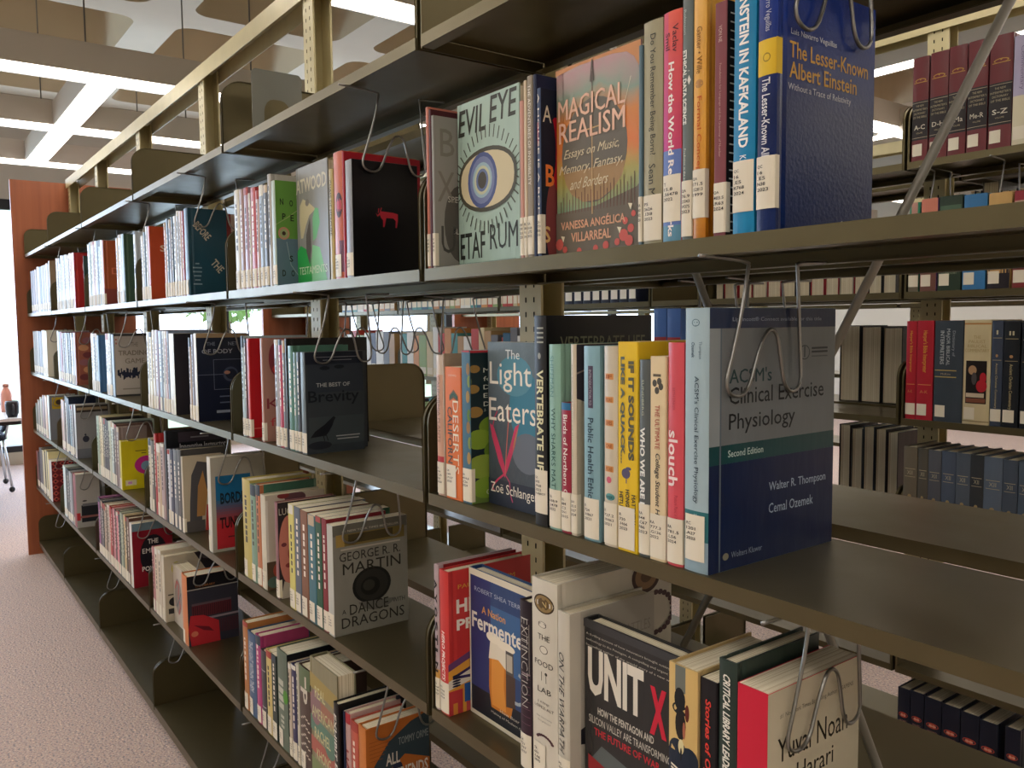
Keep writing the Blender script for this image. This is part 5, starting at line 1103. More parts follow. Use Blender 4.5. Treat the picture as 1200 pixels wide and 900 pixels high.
@art
def a_hero(B):
    B.band(.78, .97, '#c84440'); B.stext('HERO PROJECTS', .42, .76, .42, .45, '#f0e4dc', .02, .2)
    B.ctext('PAUL SCHRAMM', .12, .80, .87, .90, '#d8a040', .02); B.ctext('HERO', .10, .60, .70, .80, '#f0e8dc', .035); B.ctext('PROJECTS', .10, .98, .56, .66, '#f0e8dc', .035)
    B.poly([(0, 0), (1, 0), (1, .4), (.8, .44), (.35, .44), (0, .32)], '#e0a040'); B.poly([(.0, .24), (.6, .40), (.75, .3), (.3, .22), (0, .18)], '#e4dccc'); B.poly([(0, .36), (.5, .48), (.8, .46), (.5, .43), (0, .31)], '#6c4470')
    for a in (((.05, .26), (.9, .44)), ((.05, .26), (.9, .2)), ((.3, .31), (.42, .23)), ((.42, .34), (.42, .22)), ((.6, .38), (.5, .22)), ((.75, .42), (.65, .2)), ((.62, .5), (.68, .05))): B.line(a, .0045, '#34285c')
    B.rect(.18, .42, .07, .2, '#2c5ca0'); B.rect(0, .16, 0, .17, '#c03c40'); B.rect(.05, .10, 0, .08, '#d88c3c'); B.rect(.44, .5, 0, .2, '#d8643c'); B.rect(.2, .36, 0, .07, '#c84c4c'); B.rect(.37, .41, 0, .07, '#e0dccc')
    for i in range(5): B.ell(.09, .2+i*.018, .05, .008, '#20243c', 8)
@art
def a_beer(B):
    B.rect(0, 1, 0, 1, '#d8d0bc'); B.rect(.02, 1, .03, .955, '#2c4878', 'jacket'); B.rect(.02, .3, .03, .955, '#30386c'); B.rect(.3, .9, .4, .8, '#3c6494'); B.rect(.02, 1, .03, .20, '#20242c')
    B.ctext('ROBERT SHEA TERRELL', .08, .80, .855, .885, '#a8b4c8'); B.ctext('A Nation', .18, .50, .72, .77, '#d89c4c', .01); B.ctext('Fermented', .04, .80, .60, .71, '#e4e0d4', .02)
    B.poly([(.30, .12), (.27, .25), (.28, .50), (.60, .50), (.60, .25), (.56, .12)], '#c47828'); B.poly([(.31, .14), (.30, .25), (.31, .47), (.48, .47), (.47, .3), (.5, .14)], '#dc9440')
    B.poly([(.27, .44), (.30, .60), (.56, .60), (.56, .44), (.5, .42), (.4, .46)], '#e4dcc8'); B.ell(.34, .59, .10, .035, '#ece4d0'); B.ell(.50, .57, .12, .03, '#ece4d0'); B.poly([(.50, .40), (.50, .55), (.60, .55), (.60, .40)], '#54504c'); B.poly([(.51, .42), (.51, .53), (.585, .53), (.585, .42)], '#b8b0a0')
    B.poly([(.50, .18), (.62, .2), (.62, .4), (.5, .4)], '#4c3c34')
    for a in range(9):
        t0, t1 = math.radians(75-a*19), math.radians(75-(a+1)*19); B.line([(.63+.13*math.cos(t0), .34+.10*math.sin(t0)), (.63+.13*math.cos(t1), .34+.10*math.sin(t1))], .005, '#a8b4bc')
    B.ctext('How Beer Built', .42, .80, .12, .14, '#c8c4b8'); B.ctext('Making of Modern Germany', .3, .84, .08, .10, '#c8c4b8')
@art
def a_ext(B):
    B.band(0, 1, '#241c24'); B.band(.6, .85, '#34202c')
    for f in (.10, .155, .2, .235, .27): B.band(f, f+.004, '#a8a49c', .1, .8)
    B.stext('EXTINCTION', .10, .62, .55, .48, '#c0bcb4', -.02); B.band(.13, .42, '#a8a49c', .83, .86); B.band(.42, .43, '#8c7c80', .2, .9)
    for i in range(7): B.band(.45+i*.045, .453+i*.045, '#6c4c5c', .1, .9)
@art
def a_foodlab(B):
    B.blob(.115, .5, .047, .40, '#3c2c14', 24); B.blob(.115, .5, .04, .34, '#8c7448', 24); B.blob(.115, .5, .028, .22, '#5c4828', 20); B.stext('7', .1, .13, .16, .55, '#c8b078')
    for f in (.215, .222): B.blob(f, .45, .012, .16, '#4c4840'); B.blob(f, .45, .010, .13, '#d2ccbc')
    B.htext('THE', .265, .292, .28, .74, '#34302c'); B.blob(.34, .5, .020, .16, '#4c4840'); B.blob(.34, .5, .017, .135, '#d2ccbc'); B.band(.33, .343, '#4c4840', .49, .51)
    B.htext('FOOD', .395, .422, .14, .86, '#34302c'); B.band(.45, .495, '#4c4840', .40, .42); B.band(.455, .5, '#4c4840', .58, .60); B.blob(.455, .59, .008, .05, '#4c4840'); B.htext('LAB', .525, .552, .26, .78, '#34302c'); B.htext('J. KENJI', .595, .608, .25, .7, '#5c5850'); B.htext('LÓPEZ-ALT', .615, .632, .12, .88, '#5c5850')
    B.htext('Better Home Cooking', .67, .68, .2, .8, '#8c8880'); B.htext('Through Science', .69, .70, .25, .75, '#8c8880')
    for a in range(10): t_ = math.radians(20+a*14); B.blob(.80-.03*math.sin(t_)*1.2, .5+.33*math.cos(t_), .007, .06, '#4c3034', 8)
    B.ell(.76, .93, .13, .085, '#3c2418', 26); B.ell(.76, .93, .10, .065, '#8c6c48', 24); B.ell(.76, .93, .05, .03, '#5c4428')
    for i in range(24): a = 2*math.pi*i/24; B.ell(.85+.16*math.cos(a), .73+.105*math.sin(a), .025, .015, '#4c3438', 8)
@art
def a_warpath(B):
    B.stext('ON THE WARPATH', .22, .76, .42, .36, '#3c3c3c', .0, .35); B.rect(0, 1, 0, 1, '#b4aea2'); B.poly([(0, .34), (.3, .40), (1, .62), (1, .55), (.4, .36), (.3, .26), (.0, .30)], '#24242a'); B.line([(.2, .44), (.6, .5), (.9, .6)], .001, '#787470'); B.rect(0, .12, 0, 1, '#c4beb0'); B.ctext('MY BATTLES', .45, .95, .80, .86, '#9c968c')
@art
def a_unitx(B):
    for i in range(3): B.ctext(['A thrilling account of how innovators brought cutting edge', 'technology to the Pentagon. A compelling and urgent read', 'bestselling author of the untold story of a new war'][i], .03, .98-.03*i, .915-.03*i, .93-.03*i, '#b8b4a8')
    B.rect(.0, 1, .955, 1, '#3c3c3e'); B.ctext('UNIT', .05, .64, .60, .855, '#dcd6c8', .04); B.ctext('X', .70, .86, .555, .80, '#c8243c', .05)
    B.ctext('HOW THE PENTAGON AND', .16, .74, .505, .545, '#c8c4b8', .02); B.ctext('SILICON VALLEY ARE TRANSFORMING', .06, .90, .445, .485, '#c8c4b8', .02); B.ctext('THE FUTURE OF WAR', .12, .80, .385, .425, '#b82c38', .02)
    B.poly([(.08, .24), (.2, .34), (.5, .30), (.6, .22), (.4, .2)], '#5c6464'); B.poly([(.05, .26), (.45, .2), (.45, .14), (.05, .18)], '#982c30'); B.rect(.05, .4, .13, .16, '#d8d4cc')
@art
def a_hat(B):
    B.band(.0, .42, '#d0b070'); B.band(.0, .12, '#6c7068', .25, .62); B.band(.40, 1, '#1c2838'); B.blob(.155, .42, .055, .20, '#16181c'); B.blob(.20, .42, .028, .28, '#16181c'); B.blob(.27, .45, .07, .19, '#1c1818'); B.blob(.205, .68, .04, .07, '#5c241c'); B.blob(.29, .58, .04, .05, '#a8644c')
    B.blob(.40, .35, .06, .34, '#1c2838'); B.blob(.42, .75, .06, .3, '#1c2838'); B.blob(.37, .48, .035, .10, '#d8cc9c'); B.blob(.39, .48, .045, .035, '#14141c')
    B.stext('WORLD OF', .56, .78, .34, .70, '#e4dcc8', .02, .2); B.stext('INTELLIGENCE', .47, .9, .30, .26, '#e4dcc8', .02, .2)
@art
def a_stories(B): B.stext('Stories of Open', .09, .50, .42, .48, '#d84438', .025, .2); B.band(0, 1, '#16141a', .9, 1)
@art
def a_critical(B): B.stext('CRITICAL LIBRARY LEADERSHIP', .055, .52, .40, .50, '#e4e4d8', .025, .25)
@art
def a_harari(B):
    B.rect(0, 1, 0, 1, '#cbc2aa'); B.stext('Yuval Noah Harari', .32, .86, .44, .62, '#7c1828', .0)
    B.ctext('#1 New York Times Bestselling Author of SAPIENS', .12, .92, .875, .90, '#6c665a'); B.ctext('Yuval Noah', .10, .86, .70, .80, '#2c2820', .002); B.ctext('Harari', .30, .70, .585, .665, '#2c2820', .002); B.ctext('NEXUS', .2, .9, .40, .52, '#2c2820', .002)
@art
def a_dragons(B):
    B.rect(0, 1, 0, 1, '#8c8a80', 'jacket'); B.rect(0, 1, .9, 1, '#6c6a60'); B.rect(.04, .96, .80, .91, '#7c6c3c'); B.rect(.2, .8, .82, .90, '#4c4228'); B.ctext('#1 NEW YORK TIMES BESTSELLER', .12, .88, .925, .945, '#c8c4b4'); B.rect(.04, .15, .80, .91, '#a88c4c')
    B.ctext('GEORGE R. R.', .08, .90, .665, .745, '#28261f', .0); B.ctext('MARTIN', .12, .90, .545, .645, '#28261f', .0); B.ell(.50, .41, .26, .165, '#1c1c1a', 26); B.ell(.50, .41, .22, .14, '#2c2c28', 24); B.ell(.48, .40, .13, .085, '#181816'); B.ell(.46, .41, .08, .05, '#34342e'); B.rect(.1, .9, .765, .78, '#b8b0a0')
    B.ctext('A', .10, .15, .19, .23, '#28261f'); B.ctext('DANCE', .20, .72, .17, .265, '#28261f', .0); B.ctext('WITH', .78, .95, .2, .24, '#28261f'); B.ctext('DRAGONS', .09, .94, .06, .155, '#28261f', .0); B.ell(.58, .32, .28, .15, '#6c6a64', 20, 200, 330)
@art
def a_yelpan(B): B.rect(0, 1, 0, 1, '#7c8088'); B.rect(.1, .5, .70, .96, '#c8a828'); B.ell(.35, .85, .12, .06, '#4c3c30')
@art
def a_apple(B): B.rect(0, 1, 0, 1, '#8c8c8e', 'jacket'); B.rect(.02, .98, .86, .98, '#3c3430'); B.rect(.04, .96, .90, .95, '#a08c70'); B.ell(.28, .36, .10, .06, '#2c3040'); B.ell(.27, .44, .03, .02, '#2c3040'); B.rect(0, 1, 0, .18, '#6c7078')
@art
def a_yellow(B): B.rect(0, 1, 0, 1, '#d4c41c', 'jacket'); B.ell(.62, .48, .30, .19, '#c02c84', 24); B.ell(.62, .46, .14, .10, '#7c9cb0'); B.rect(.35, .62, .77, .79, '#6c6420'); B.rect(.5, .62, .72, .74, '#6c6420'); B.rect(.08, .35, .08, .19, '#e0d8a8'); B.rect(.14, .24, .11, .16, '#c88cc0')
@art
def a_innov(B): B.rect(0, 1, 0, 1, '#0e1018', 'jacket'); B.rect(.2, 1, .87, .98, '#3c3440'); B.ctext('Innovative Instructor', .22, .99, .79, .855, '#d0d0d4', .01); B.ctext('The Handbook', .30, .95, .70, .755, '#b8bcc4', .01); B.rect(.4, .7, .91, .925, '#8c8c94')
@art
def a_drape(B): B.rect(0, 1, 0, 1, '#b8ac94'); B.poly([(.12, .0), (.15, .4), (.2, .75), (.35, .93), (.62, .9), (.7, .75), (.6, .6), (.45, .3), (.4, 0)], '#4c4a4c'); B.poly([(.3, .2), (.35, .6), (.48, .8), (.58, .5), (.5, .2)], '#a87c48'); B.poly([(.5, 0), (.55, .35), (.75, .28), (1, .15), (1, 0)], '#b83430'); B.ell(.68, .8, .07, .08, '#c0a890'); B.line([(.6, .7), (.66, .45), (.6, .2), (.72, 0)], .004, '#1c1c20'); B.rect(0, .5, 0, .15, '#504c4a')
@art
def a_bore(B):
    B.rect(0, 1, 0, 1, '#a8a498'); B.rect(.08, .72, .03, .80, '#1c6c9c', 'jacket'); n = 8
    for i in range(n): B.rect(.08, .72, .30+.03*i, .33+.03*i, '#%02x%02x%02x' % (int(176-16*i), int(60+6*i), int(60+11*i)))
    B.rect(.08, .72, .03, .30, '#b82c34'); B.ctext('BORDER', .16, .70, .50, .62, '#14202c', .03); B.ctext('TUNNEL', .14, .68, .24, .36, '#2c1418', .03); B.rect(.28, .6, .14, .155, '#6c1c24')
@art
def a_flowerart(B): B.rect(0, 1, 0, 1, '#c4bcaa'); B.poly([(0, 0), (1, 0), (1, .9), (.5, .5), (.15, .3), (0, .3)], '#5c4c38'); B.ell(.25, .2, .15, .1, '#a8503c'); B.ell(.12, .08, .12, .06, '#50685c'); B.ell(.5, .95, .18, .06, '#6c4c50'); B.ell(.3, .98, .1, .03, '#8c3c3c'); B.rect(0, .04, .3, .95, '#dcd8cc')
@art
def a_pinkface(B): B.rect(0, 1, 0, 1, '#2c2430', 'jacket'); B.ell(.17, .50, .165, .36, '#c47c74', 26); B.ell(.09, .56, .045, .022, '#6c3440', 12); B.ell(.24, .56, .045, .022, '#6c3440', 12); B.ell(.165, .34, .06, .025, '#8c3c40', 12); B.ell(.17, .46, .02, .05, '#9c5450', 10); B.poly([(.02, 0), (.30, 0), (.2, .14), (.08, .18)], '#b8b0a8'); B.ctext('LUCK', .02, .30, .87, .94, '#c8c0bc')
@art
def a_diamond(B):
    B.rect(0, 1, 0, 1, '#6c1c24')
    for i in range(7):
        for j in range(4):
            u, v = .12+j*.26, .07+i*.145; B.poly([(u-.12, v), (u, v+.065), (u+.12, v), (u, v-.065)], '#b05048'); B.poly([(u-.05, v), (u, v+.028), (u+.05, v), (u, v-.028)], '#3c141c')
@art
def a_boxart(B): B.rect(0, 1, 0, 1, '#a8a6a0'); B.rect(.2, 1, .1, .42, '#24262c'); B.rect(.25, .95, .40, .45, '#6c6c70'); B.rect(.05, 1, .18, .22, '#94605c'); B.rect(.0, .15, .14, .28, '#b8343c'); B.ell(.35, .5, .1, .015, '#3c3c3c', 10)
@art
def a_power(B): B.rect(0, 1, 0, 1, '#8c1c2c', 'jacket'); B.rect(0, 1, .88, 1, '#6c8490'); B.ell(.52, .48, .34, .32, '#201c24', 24); [B.ctext(s_, u0, u1, v, v+.075, '#dcd4cc', .02) for s_, u0, u1, v in (('THE', .38, .64, .66), ('EMPIRE', .24, .76, .52), ('&', .46, .56, .38), ('POWER', .22, .74, .24))]
@art
def a_creamblk(B): B.rect(0, 1, 0, 1, '#b8b09c'); B.poly([(.5, 1), (1, 1), (1, .6), (.7, .7)], '#24222a'); B.ell(.75, .93, .14, .06, '#4c4a50'); B.ell(.16, .3, .10, .07, '#1c1c20'); B.ell(.2, .8, .08, .1, '#b8b050'); B.rect(.05, .25, .12, .2, '#2c2c2c'); B.rect(.05, .3, .4, .42, '#4c4840')
@art
def a_redart(B): B.rect(0, 1, 0, 1, '#b8b0a4'); B.ell(.5, .5, .35, .3, '#88807c'); B.line([(.2, .6), (.4, .75), (.6, .7), (.5, .5), (.7, .35), (.5, .2)], .008, '#a84440'); B.line([(.3, .3), (.5, .4), (.8, .6)], .006, '#50606c')
@art
def a_redfigure(B):
    B.rect(0, 1, 0, 1, '#34343f', 'jacket'); B.rect(0, 1, .81, 1, '#14121a', 'jacket'); B.rect(0, 1, .795, .81, '#a8a49c'); B.ctext('THE LIBRARY', .15, .55, .83, .86, '#a86c3c'); B.rect(.08, .86, .56, .60, '#5c4c54'); B.rect(.08, .86, .40, .57, '#5c242c')
    for i in range(18): B.rect(.1+i*.042, .112+i*.042, .40, .56, '#2c1c24')
    B.rect(.3, 1, .35, .38, '#8c8088')
    for i in range(14): B.rect(.52+i*.035, .532+i*.035, .12, .32, '#5c242c')
    B.poly([(.05, .0), (.0, .25), (.05, .44), (.3, .42), (.45, .36), (.6, .3), (.62, .0)], '#b42c34'); B.poly([(.1, .3), (.4, .24), (.5, .16), (.3, .2)], '#6c1c28'); B.ell(.12, .17, .07, .04, '#c87058', 12)
@art
def a_twolines(B): B.band(.25, .258, '#c8c8c8', .1, .9); B.band(.72, .728, '#c8c8c8', .1, .9)
@art
def a_blockgreen(B):
    for i in range(4): B.band(.30+i*.08, .36+i*.08, '#b8b8a8', .1, .6)
    for i in range(3): B.band(.66+i*.05, .69+i*.05, '#b8b8a8', .3, .6)
    B.blob(.45, .75, .07, .2, '#4c8c2c'); B.rect(0, 1, 0, 1, '#14161c', 'jacket')
@art
def a_chevron(B):
    for i in range(5):
        f = .46+i*.085; B.band(f, f+.014, '#cfc8b8', .42, .58); B.band(f+.018, f+.032, '#cfc8b8', .25, .42); B.band(f+.018, f+.032, '#cfc8b8', .58, .75); B.band(f+.036, f+.05, '#cfc8b8', .1, .25); B.band(f+.036, f+.05, '#cfc8b8', .75, .9)
    B.band(0, .2, '#5c6c4c'); B.stext('P', .2, .34, .6, .5, '#cfc8b8', .02); B.band(.08, .19, '#cfc8b8', .6, .72)
@art
def a_americans(B):
    cs = ('#a08c50', '#a06c58', '#5c8070', '#a85c50', '#7c8c60')
    for i, c in enumerate(cs): B.poly([(0, .88-i*.17), (1, .84-i*.17), (1, .72-i*.17), (0, .76-i*.17)], c)
    B.ell(.2, .62, .2, .14, '#8c6c70'); B.ell(.7, .4, .2, .1, '#5c7c6c')
    for i, (s_, a, b) in enumerate((('REAL', .18, .56), ('AMERICANS', .06, .94), ('RACHEL', .14, .72), ('KHONG', .2, .72))): B.ctext(s_, a, b, .70-i*.165, .79-i*.165, '#c8c494', .01)
@art
def a_exhibit(B): B.stext('EXHIBIT B ORAL', .10, .95, .5, .5, '#e0dcd4', .02, .2)
@art
def a_liars(B): B.stext('LIARS', .35, .72, .5, .5, '#8c3c3c', .02); B.band(0, .1, '#a83038'); B.band(.75, .95, '#3c3c44', .3, .8)
@art
def a_friends(B):
    B.rect(0, 1, 0, 1, '#bc6c30', 'jacket'); B.poly([(.1, .62), (.35, .82), (.7, .95), (1, 1), (1, .55), (.6, .66), (.35, .55), (.05, .5)], '#34424a'); B.poly([(.3, .0), (.4, .3), (.7, .2), (.9, .35), (1, .1), (1, 0)], '#28344c'); B.poly([(0, .2), (.3, .32), (.5, .1), (.2, .05)], '#8c3c28'); B.ell(.48, .55, .08, .06, '#202c44')
    for i in range(6): B.rect(.05, .4-.03*i, .86-i*.035, .865-i*.035, '#8c4c24')
    B.ctext('TOMMY ORME', .5, .98, .76, .83, '#8c9494', .005); B.ctext('ALL', .30, .52, .60, .71, '#e0d8cc', .02); B.ctext('FRIENDS', .46, .97, .43, .55, '#e0d8cc', .02); B.rect(.04, .95, .0, .02, '#a85c2c')
def vol(B, tx):
    B.band(.42, .80, '#2a2628'); B.band(.435, .439, '#b0a48c'); B.band(.775, .779, '#b0a48c')
    for i, s_ in enumerate(('THE NEW', "INTERPRETER'S", 'DICTIONARY', 'OF THE BIBLE')): B.htext(s_, .46+i*.036, .48+i*.036, .5-.035*len(s_), .5+.035*len(s_), '#a89c80')
    B.htext(tx, .655, .70, .16, .84, '#cfc8b8', .01); B.htext('VOLUME', .725, .74, .3, .7, '#a89c80')
    B.blob(.225, .5, .02, .34, '#b88c40', 14); B.blob(.228, .5, .015, .28, '#6c2a30', 14); B.band(.24, .247, '#b88c40', .1, .9)
def special(B, idn, o):
    tx = o.get('tx', '')
    if idn == 'vol': vol(B, tx)
    elif idn == 'lav': B.band(.55, 1, '#d0c8ac'); B.stext('Commentary', .1, .5, .3, .5, '#7c7494')
    elif idn == 'red1': B.stext("Harper's Bible Interpreter", .10, .52, .34, .5, '#d89c40', .01); B.band(.64, .647, '#c88c50', .1, .9); B.htext('A-K', .70, .73, .25, .72, '#c88c50')
    elif idn == 'dict':
        B.stext('Dictionary of', .10, .35, .13, .68, '#98a0a8'); B.stext('MAJOR BIBLICAL', .08, .44, .16, .48, '#b0b8bc', .01); B.stext('INTERPRETERS', .10, .43, .14, .28, '#b0b8bc', .01); B.band(.485, .495, '#b09c60', .02, .8); B.band(.55, .56, '#b09c60', .02, .8); B.htext('McKim', .515, .535, .25, .6, '#a89c80')
    elif idn == 'painting':
        for i, s_ in enumerate(('THE', 'PAULIST', 'BIBLICAL', 'COMMENTARY')): B.htext(s_, .15+i*.042, .18+i*.042, .5-.045*len(s_), .5+.045*len(s_), '#a89468')
        B.band(.03, .045, '#b07c48'); B.band(.39, .80, '#1c1614', .1, .88); B.blob(.48, .35, .045, .16, '#b08c68'); B.blob(.56, .42, .06, .10, '#4c4848'); B.blob(.63, .7, .06, .2, '#b02430'); B.blob(.55, .75, .05, .12, '#b02430'); B.band(.70, .74, '#c8b8a0', .12, .8); B.band(.75, .79, '#7c4c38', .12, .85); B.band(.965, .975, '#8c7c5c')
    elif idn == 'vi': B.htext(tx, .09, .13, .5-.08*len(tx), .5+.08*len(tx), '#c8c0a0', .02); B.band(.16, .165, '#b0a47c', .1, .9); B.stext('Ancient Christian Commentary', .40, .83, .26, .5, '#b0a47c', .01); B.blob(.33, .5, .015, .12, '#b0885c', 8); B.band(.37, .374, '#b0a47c', .1, .9)
    elif idn == 'ruled': B.band(.22, .226, '#a89c80', .12, .88); B.band(.30, .305, '#a89c80', .12, .88); B.htext('XII', .24, .28, .3, .7, '#a8a088'); B.blob(.50, .5, .02, .14, '#a08c64', 8); B.band(.545, .55, '#a89c80', .08, .92); B.stext('ANCIENT TEXT SERIES', .57, .82, .28, .5, '#a09c88', .01)
    elif idn == 'navyred': B.blob(.26, .5, .026, .38, '#b84838', 14); B.blob(.262, .5, .014, .24, '#d89880', 10); B.htext('WORD', .31, .328, .2, .8, '#b88878'); B.htext('BIBLICAL', .34, .358, .12, .88, '#b88878'); B.htext('COMMENTARY', .37, .385, .1, .9, '#b88878'); B.band(.46, 1, '#1c5c54'); B.band(.46, .467, '#9cac9c')
    elif idn == 'bluered': B.band(.32, .52, '#943434'); B.band(.52, 1, '#b8b4b0')
    elif idn == 'bigst': B.band(.62, .95, '#e4e0d8', .12, .88)
    elif idn == 'g1': B.band(0, .3, '#b88c80', .2, .8); B.band(.3, 1, '#6c6454')
    elif idn == 'g2': B.band(0, .2, '#c87c68'); B.band(.35, .5, '#a880b8', .1, .7); B.band(.5, 1, '#6c4840')
    elif idn == 'g3': B.band(.1, .25, '#4c6450', .05, .95); B.band(.75, .77, '#a8a880', .3, .7); B.htext('COMMENTARY', .80, .83, .2, .85, '#98a088')
    elif idn == 'g5': B.band(.25, 1, '#28242a'); B.band(.68, .84, '#b8945c', .02, .96)
    elif idn == 'g6': B.band(0, .1, '#8c2c38'); B.band(.8, 1, '#7c3030')
CALLS = ['PS', 'PR', 'QH', 'QL', 'RA', 'TX', 'E', 'HV']
KNOWN = {'kafka': ['QC', '16', '.E5', 'K768', '2024'], 'lesser': ['QC', '16', '.E5', 'N38', '2023'], 'maroon': ['QA', '403.5', '.R63', '2024'], 'formal': ['QA', '171.5', '.G2813', '1999'], 'doyou': ['PS', '3626', '.I38', '2023'], 'howthe': ['T', '15.8', '.S6478', '2022'], 'ethical': ['QA', '76.9', '.D343', 'W375', '2023'],
 'acsm': ['RC', '1201', '.A27', '2023'], 'slouch': ['RA', '781.5', '.L56', '2024'], 'ultimate': ['RA', '777.3', '.G136', '2022'], 'whowe': ['RA', '644', '.C67', 'F86', '2023'], 'quack': ['R', '730', '.H66', '2023'], 'flower': ['E', '727.2', '.W463', '2021'], 'ethics': ['R', '724', '.H867', '2021'], 'cream89': ['QH', '105.5', '.N37', '2024'], 'birds': ['QL', '684', '.C2', 'Q51', '2015'], 'sharks': ['QL', '638.9', '.S478', '2022'], 'vertebrate': ['QL', '605', '.P68', '2022', 'SUBJECT'], 'light': [], 'deserts': ['QK', '149', '.P157', '2020'], 'fruit': ['QK', '474.8', '.C36', '2024'], 'peach': ['QL', '474', '.C25', 'B53', '2020'],
 'hero': ['PN', '1998', '.S36', '2024'], 'ext': ['QE', '721', '.E97', '2023'], 'foodlab': ['TX', '651', '.L66', '2015'], 'harari': ['P', '96', '.H37']}
FOOT = ('unitx', 'light', 'beer', 'evileye', 'magical', 'atwood', 'americans', 'redart')
SPECMAT = {'magical': lambda: ramp_mat('sunset_cover', [(0, '#8c6458'), (.25, '#7c9c80'), (.42, '#a8a058'), (.55, '#d8783c'), (.72, '#d0803c'), (.85, '#7c9080'), (1, '#a88084')], 'Z', (0, .217), .16, 14, .25),
 'lesser': lambda: ramp_mat('crinkled_navy', [(0, '#0c2458'), (.5, '#0e1e50'), (1, '#14348c')], 'Z', (0, .23), .1, 10, .29, .09, 240),
 'light': lambda: ramp_mat('foil_dark', [(0, '#2c343c'), (.5, '#54606a'), (1, '#6c7c84')], 'Z', (0, .23), .3, 12, .3, .35, 40),
 'formal': lambda: ramp_mat('mottled_orange', [(0, '#b87414'), (.5, '#d89c34'), (1, '#dca848')], 'Z', (0, .24), .35, 30, .3)}
orient = ['first', 'second', 'third', 'fourth', 'fifth', 'sixth', 'seventh', 'eighth', 'ninth', 'tenth', 'eleventh', 'twelfth', 'thirteenth', 'fourteenth', 'fifteenth', 'sixteenth', 'seventeenth', 'eighteenth', 'nineteenth', 'twentieth']
SH = {0: 'top shelf', 1: 'second shelf', 2: 'third shelf', 3: 'fourth shelf', 4: 'fifth shelf', 5: 'bottom shelf'}
cnt = {}; used = {}; stuff = MB(); ends = {}; texts_seen = set()
STC = {}
for (rg, row, bay, rear, single, x, y, t, h, d, hexc, desc, o) in BOOKS:
    x, y, t, h, d = [v/1000 for v in (x, y, t, h, d)]; z = ZS[rg][row]+.0003
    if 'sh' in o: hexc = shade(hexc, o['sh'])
    key = (rg, row, bay, rear); cnt[key] = cnt.get(key, 0)+1; idn = o.get('id')
    fo = o.get('f'); half = idn in ('navyred',)
    if not rear and rg == 1: ends[key] = (x+(d if fo else t), fo)
    if not single:
        m = mat(hexc, 'print'); b = stuff
        if rear: b.box(x, x+t, y+.003, y+d, z, z+h, m); b.box(x+.003, x+t-.003, y, y+d-.01, z+.003, z+h+.0002, PAPER)
        else:
            b.box(x, x+t, y, y+.003, z, z+h, m); b.box(x, x+.002, y+.003, y+d, z, z+h, m); b.box(x+t-.002, x+t, y+.003, y+d, z, z+h, m); b.box(x+.002, x+t-.002, y+.003, y+d-.003, z+.001, z+h-.003, PAPER)
            b.box(x+t*.08, x+t*.92, y-.0006, y, z+.012, z+.045, mat('#ded6c2', 'label'))
        continue
    pb = ('paperback' in desc) or (t < .011) or (idn in ('light', 'fruit', 'deserts', 'quack', 'stories', 'ultimate', 'harari'))
    hexs = hexc
    cm = SPECMAT[idn]() if idn in SPECMAT else None
    B = Book(t, h, d, hexc, not pb, cm, cover_hex=o.get('coverhex'))
    if idn in ART: ART[idn](B)
    elif idn: special(B, idn, o)
    for s_ in o.get('st', ()): B.stext(s_[0], s_[2], s_[3], s_[4], .5, s_[1])
    rnd = random.Random(int(abs(x)*1e4)+row)
    if not idn and not o.get('st') and t > .012 and not rear:
        v = sum(lin(hexc)[:3])/3; ink = '#e8e0d0' if v < .25 else '#3a3632'
        f = rnd.uniform(.08, .2)                       # lettering too small to read: short printed dashes
        while f < .62: L = rnd.uniform(.02, .07); B.band(f, f+L, ink, .38, .62); f += L+rnd.uniform(.01, .03)
        if rnd.random() < .5: B.band(0, rnd.uniform(.04, .12), mat_hex if False else rnd.choice(['#b8a488', '#34404c', '#a04038', '#d8d4c8']))
    n = cnt[key]; od = orient[n-1] if n <= 20 else 'late'
    if rg == 1: label = '%s, %s on %s, %s bay' % (desc, od, SH[row], BAY[bay])
    elif rear: label = 'book seen page-edge first, %s from left, rear %s, back range %s bay' % (od, SH[row], BAY[bay])
    elif desc: label = '%s, %s of the back range' % (desc, SH[row])
    else:
        label = 'small book on the back range, %s, %s bay, %s from left' % (SH[row], BAY[bay], od)
    wds = label.replace('-', ' ').split()
    if len(wds) > 15:
        label = '%s, %s bay' % (desc, BAY[bay]) if rg == 1 else '%s, back range' % desc
        wds = label.replace('-', ' ').split()
        if len(wds) > 15: label = desc
    k = label; c_ = used.get(k, 0); used[k] = c_+1
    if c_: print('DUP', label)
    grp = ('books on the %s' % SH[row]) + ('' if rg == 1 else ' of the back range')
    if fo: loc, rz = (x, y+t, z), -math.pi/2
    elif rear: loc, rz = (x+t, y+d, z), math.pi
    else: loc, rz = (x, y, z), 0
    lb = None
    if not fo and not rear and o.get('lb', 1) and idn not in ('navyred', 'bluered', 'bigst'):
        ln = KNOWN.get(idn)
        if ln is None and rg == 1 and bay <= 2 and row in (1, 2, 3, 4): ln = [rnd.choice(CALLS), str(rnd.randint(100, 3999)), '.%s%d' % (rnd.choice('ABCDGHKLMRSTW'), rnd.randint(12, 99)), str(rnd.randint(2012, 2024))]
        hh = .048 if (rg == 1 and bay == 1) else .040
        z0 = {'acsm': .012, 'kafka': .02, 'lesser': .02, 'howthe': .02, 'formal': .02, 'vertebrate': .016, 'dragons': .004}.get(idn, .003)
        if rg == 2: hh, z0 = .03, .012
        if idn in ('whowe', 'vertebrate', 'ethical'): hh = .056
        lb = (hh, z0, ln)
    B.place(label, loc, rz, lb, grp)
so = obj('distant_books', stuff.mesh('distant_books')); so['kind'] = 'stuff'; so['label'] = 'books on the farthest bays and deep in the gaps of the back range'; so['category'] = 'books'
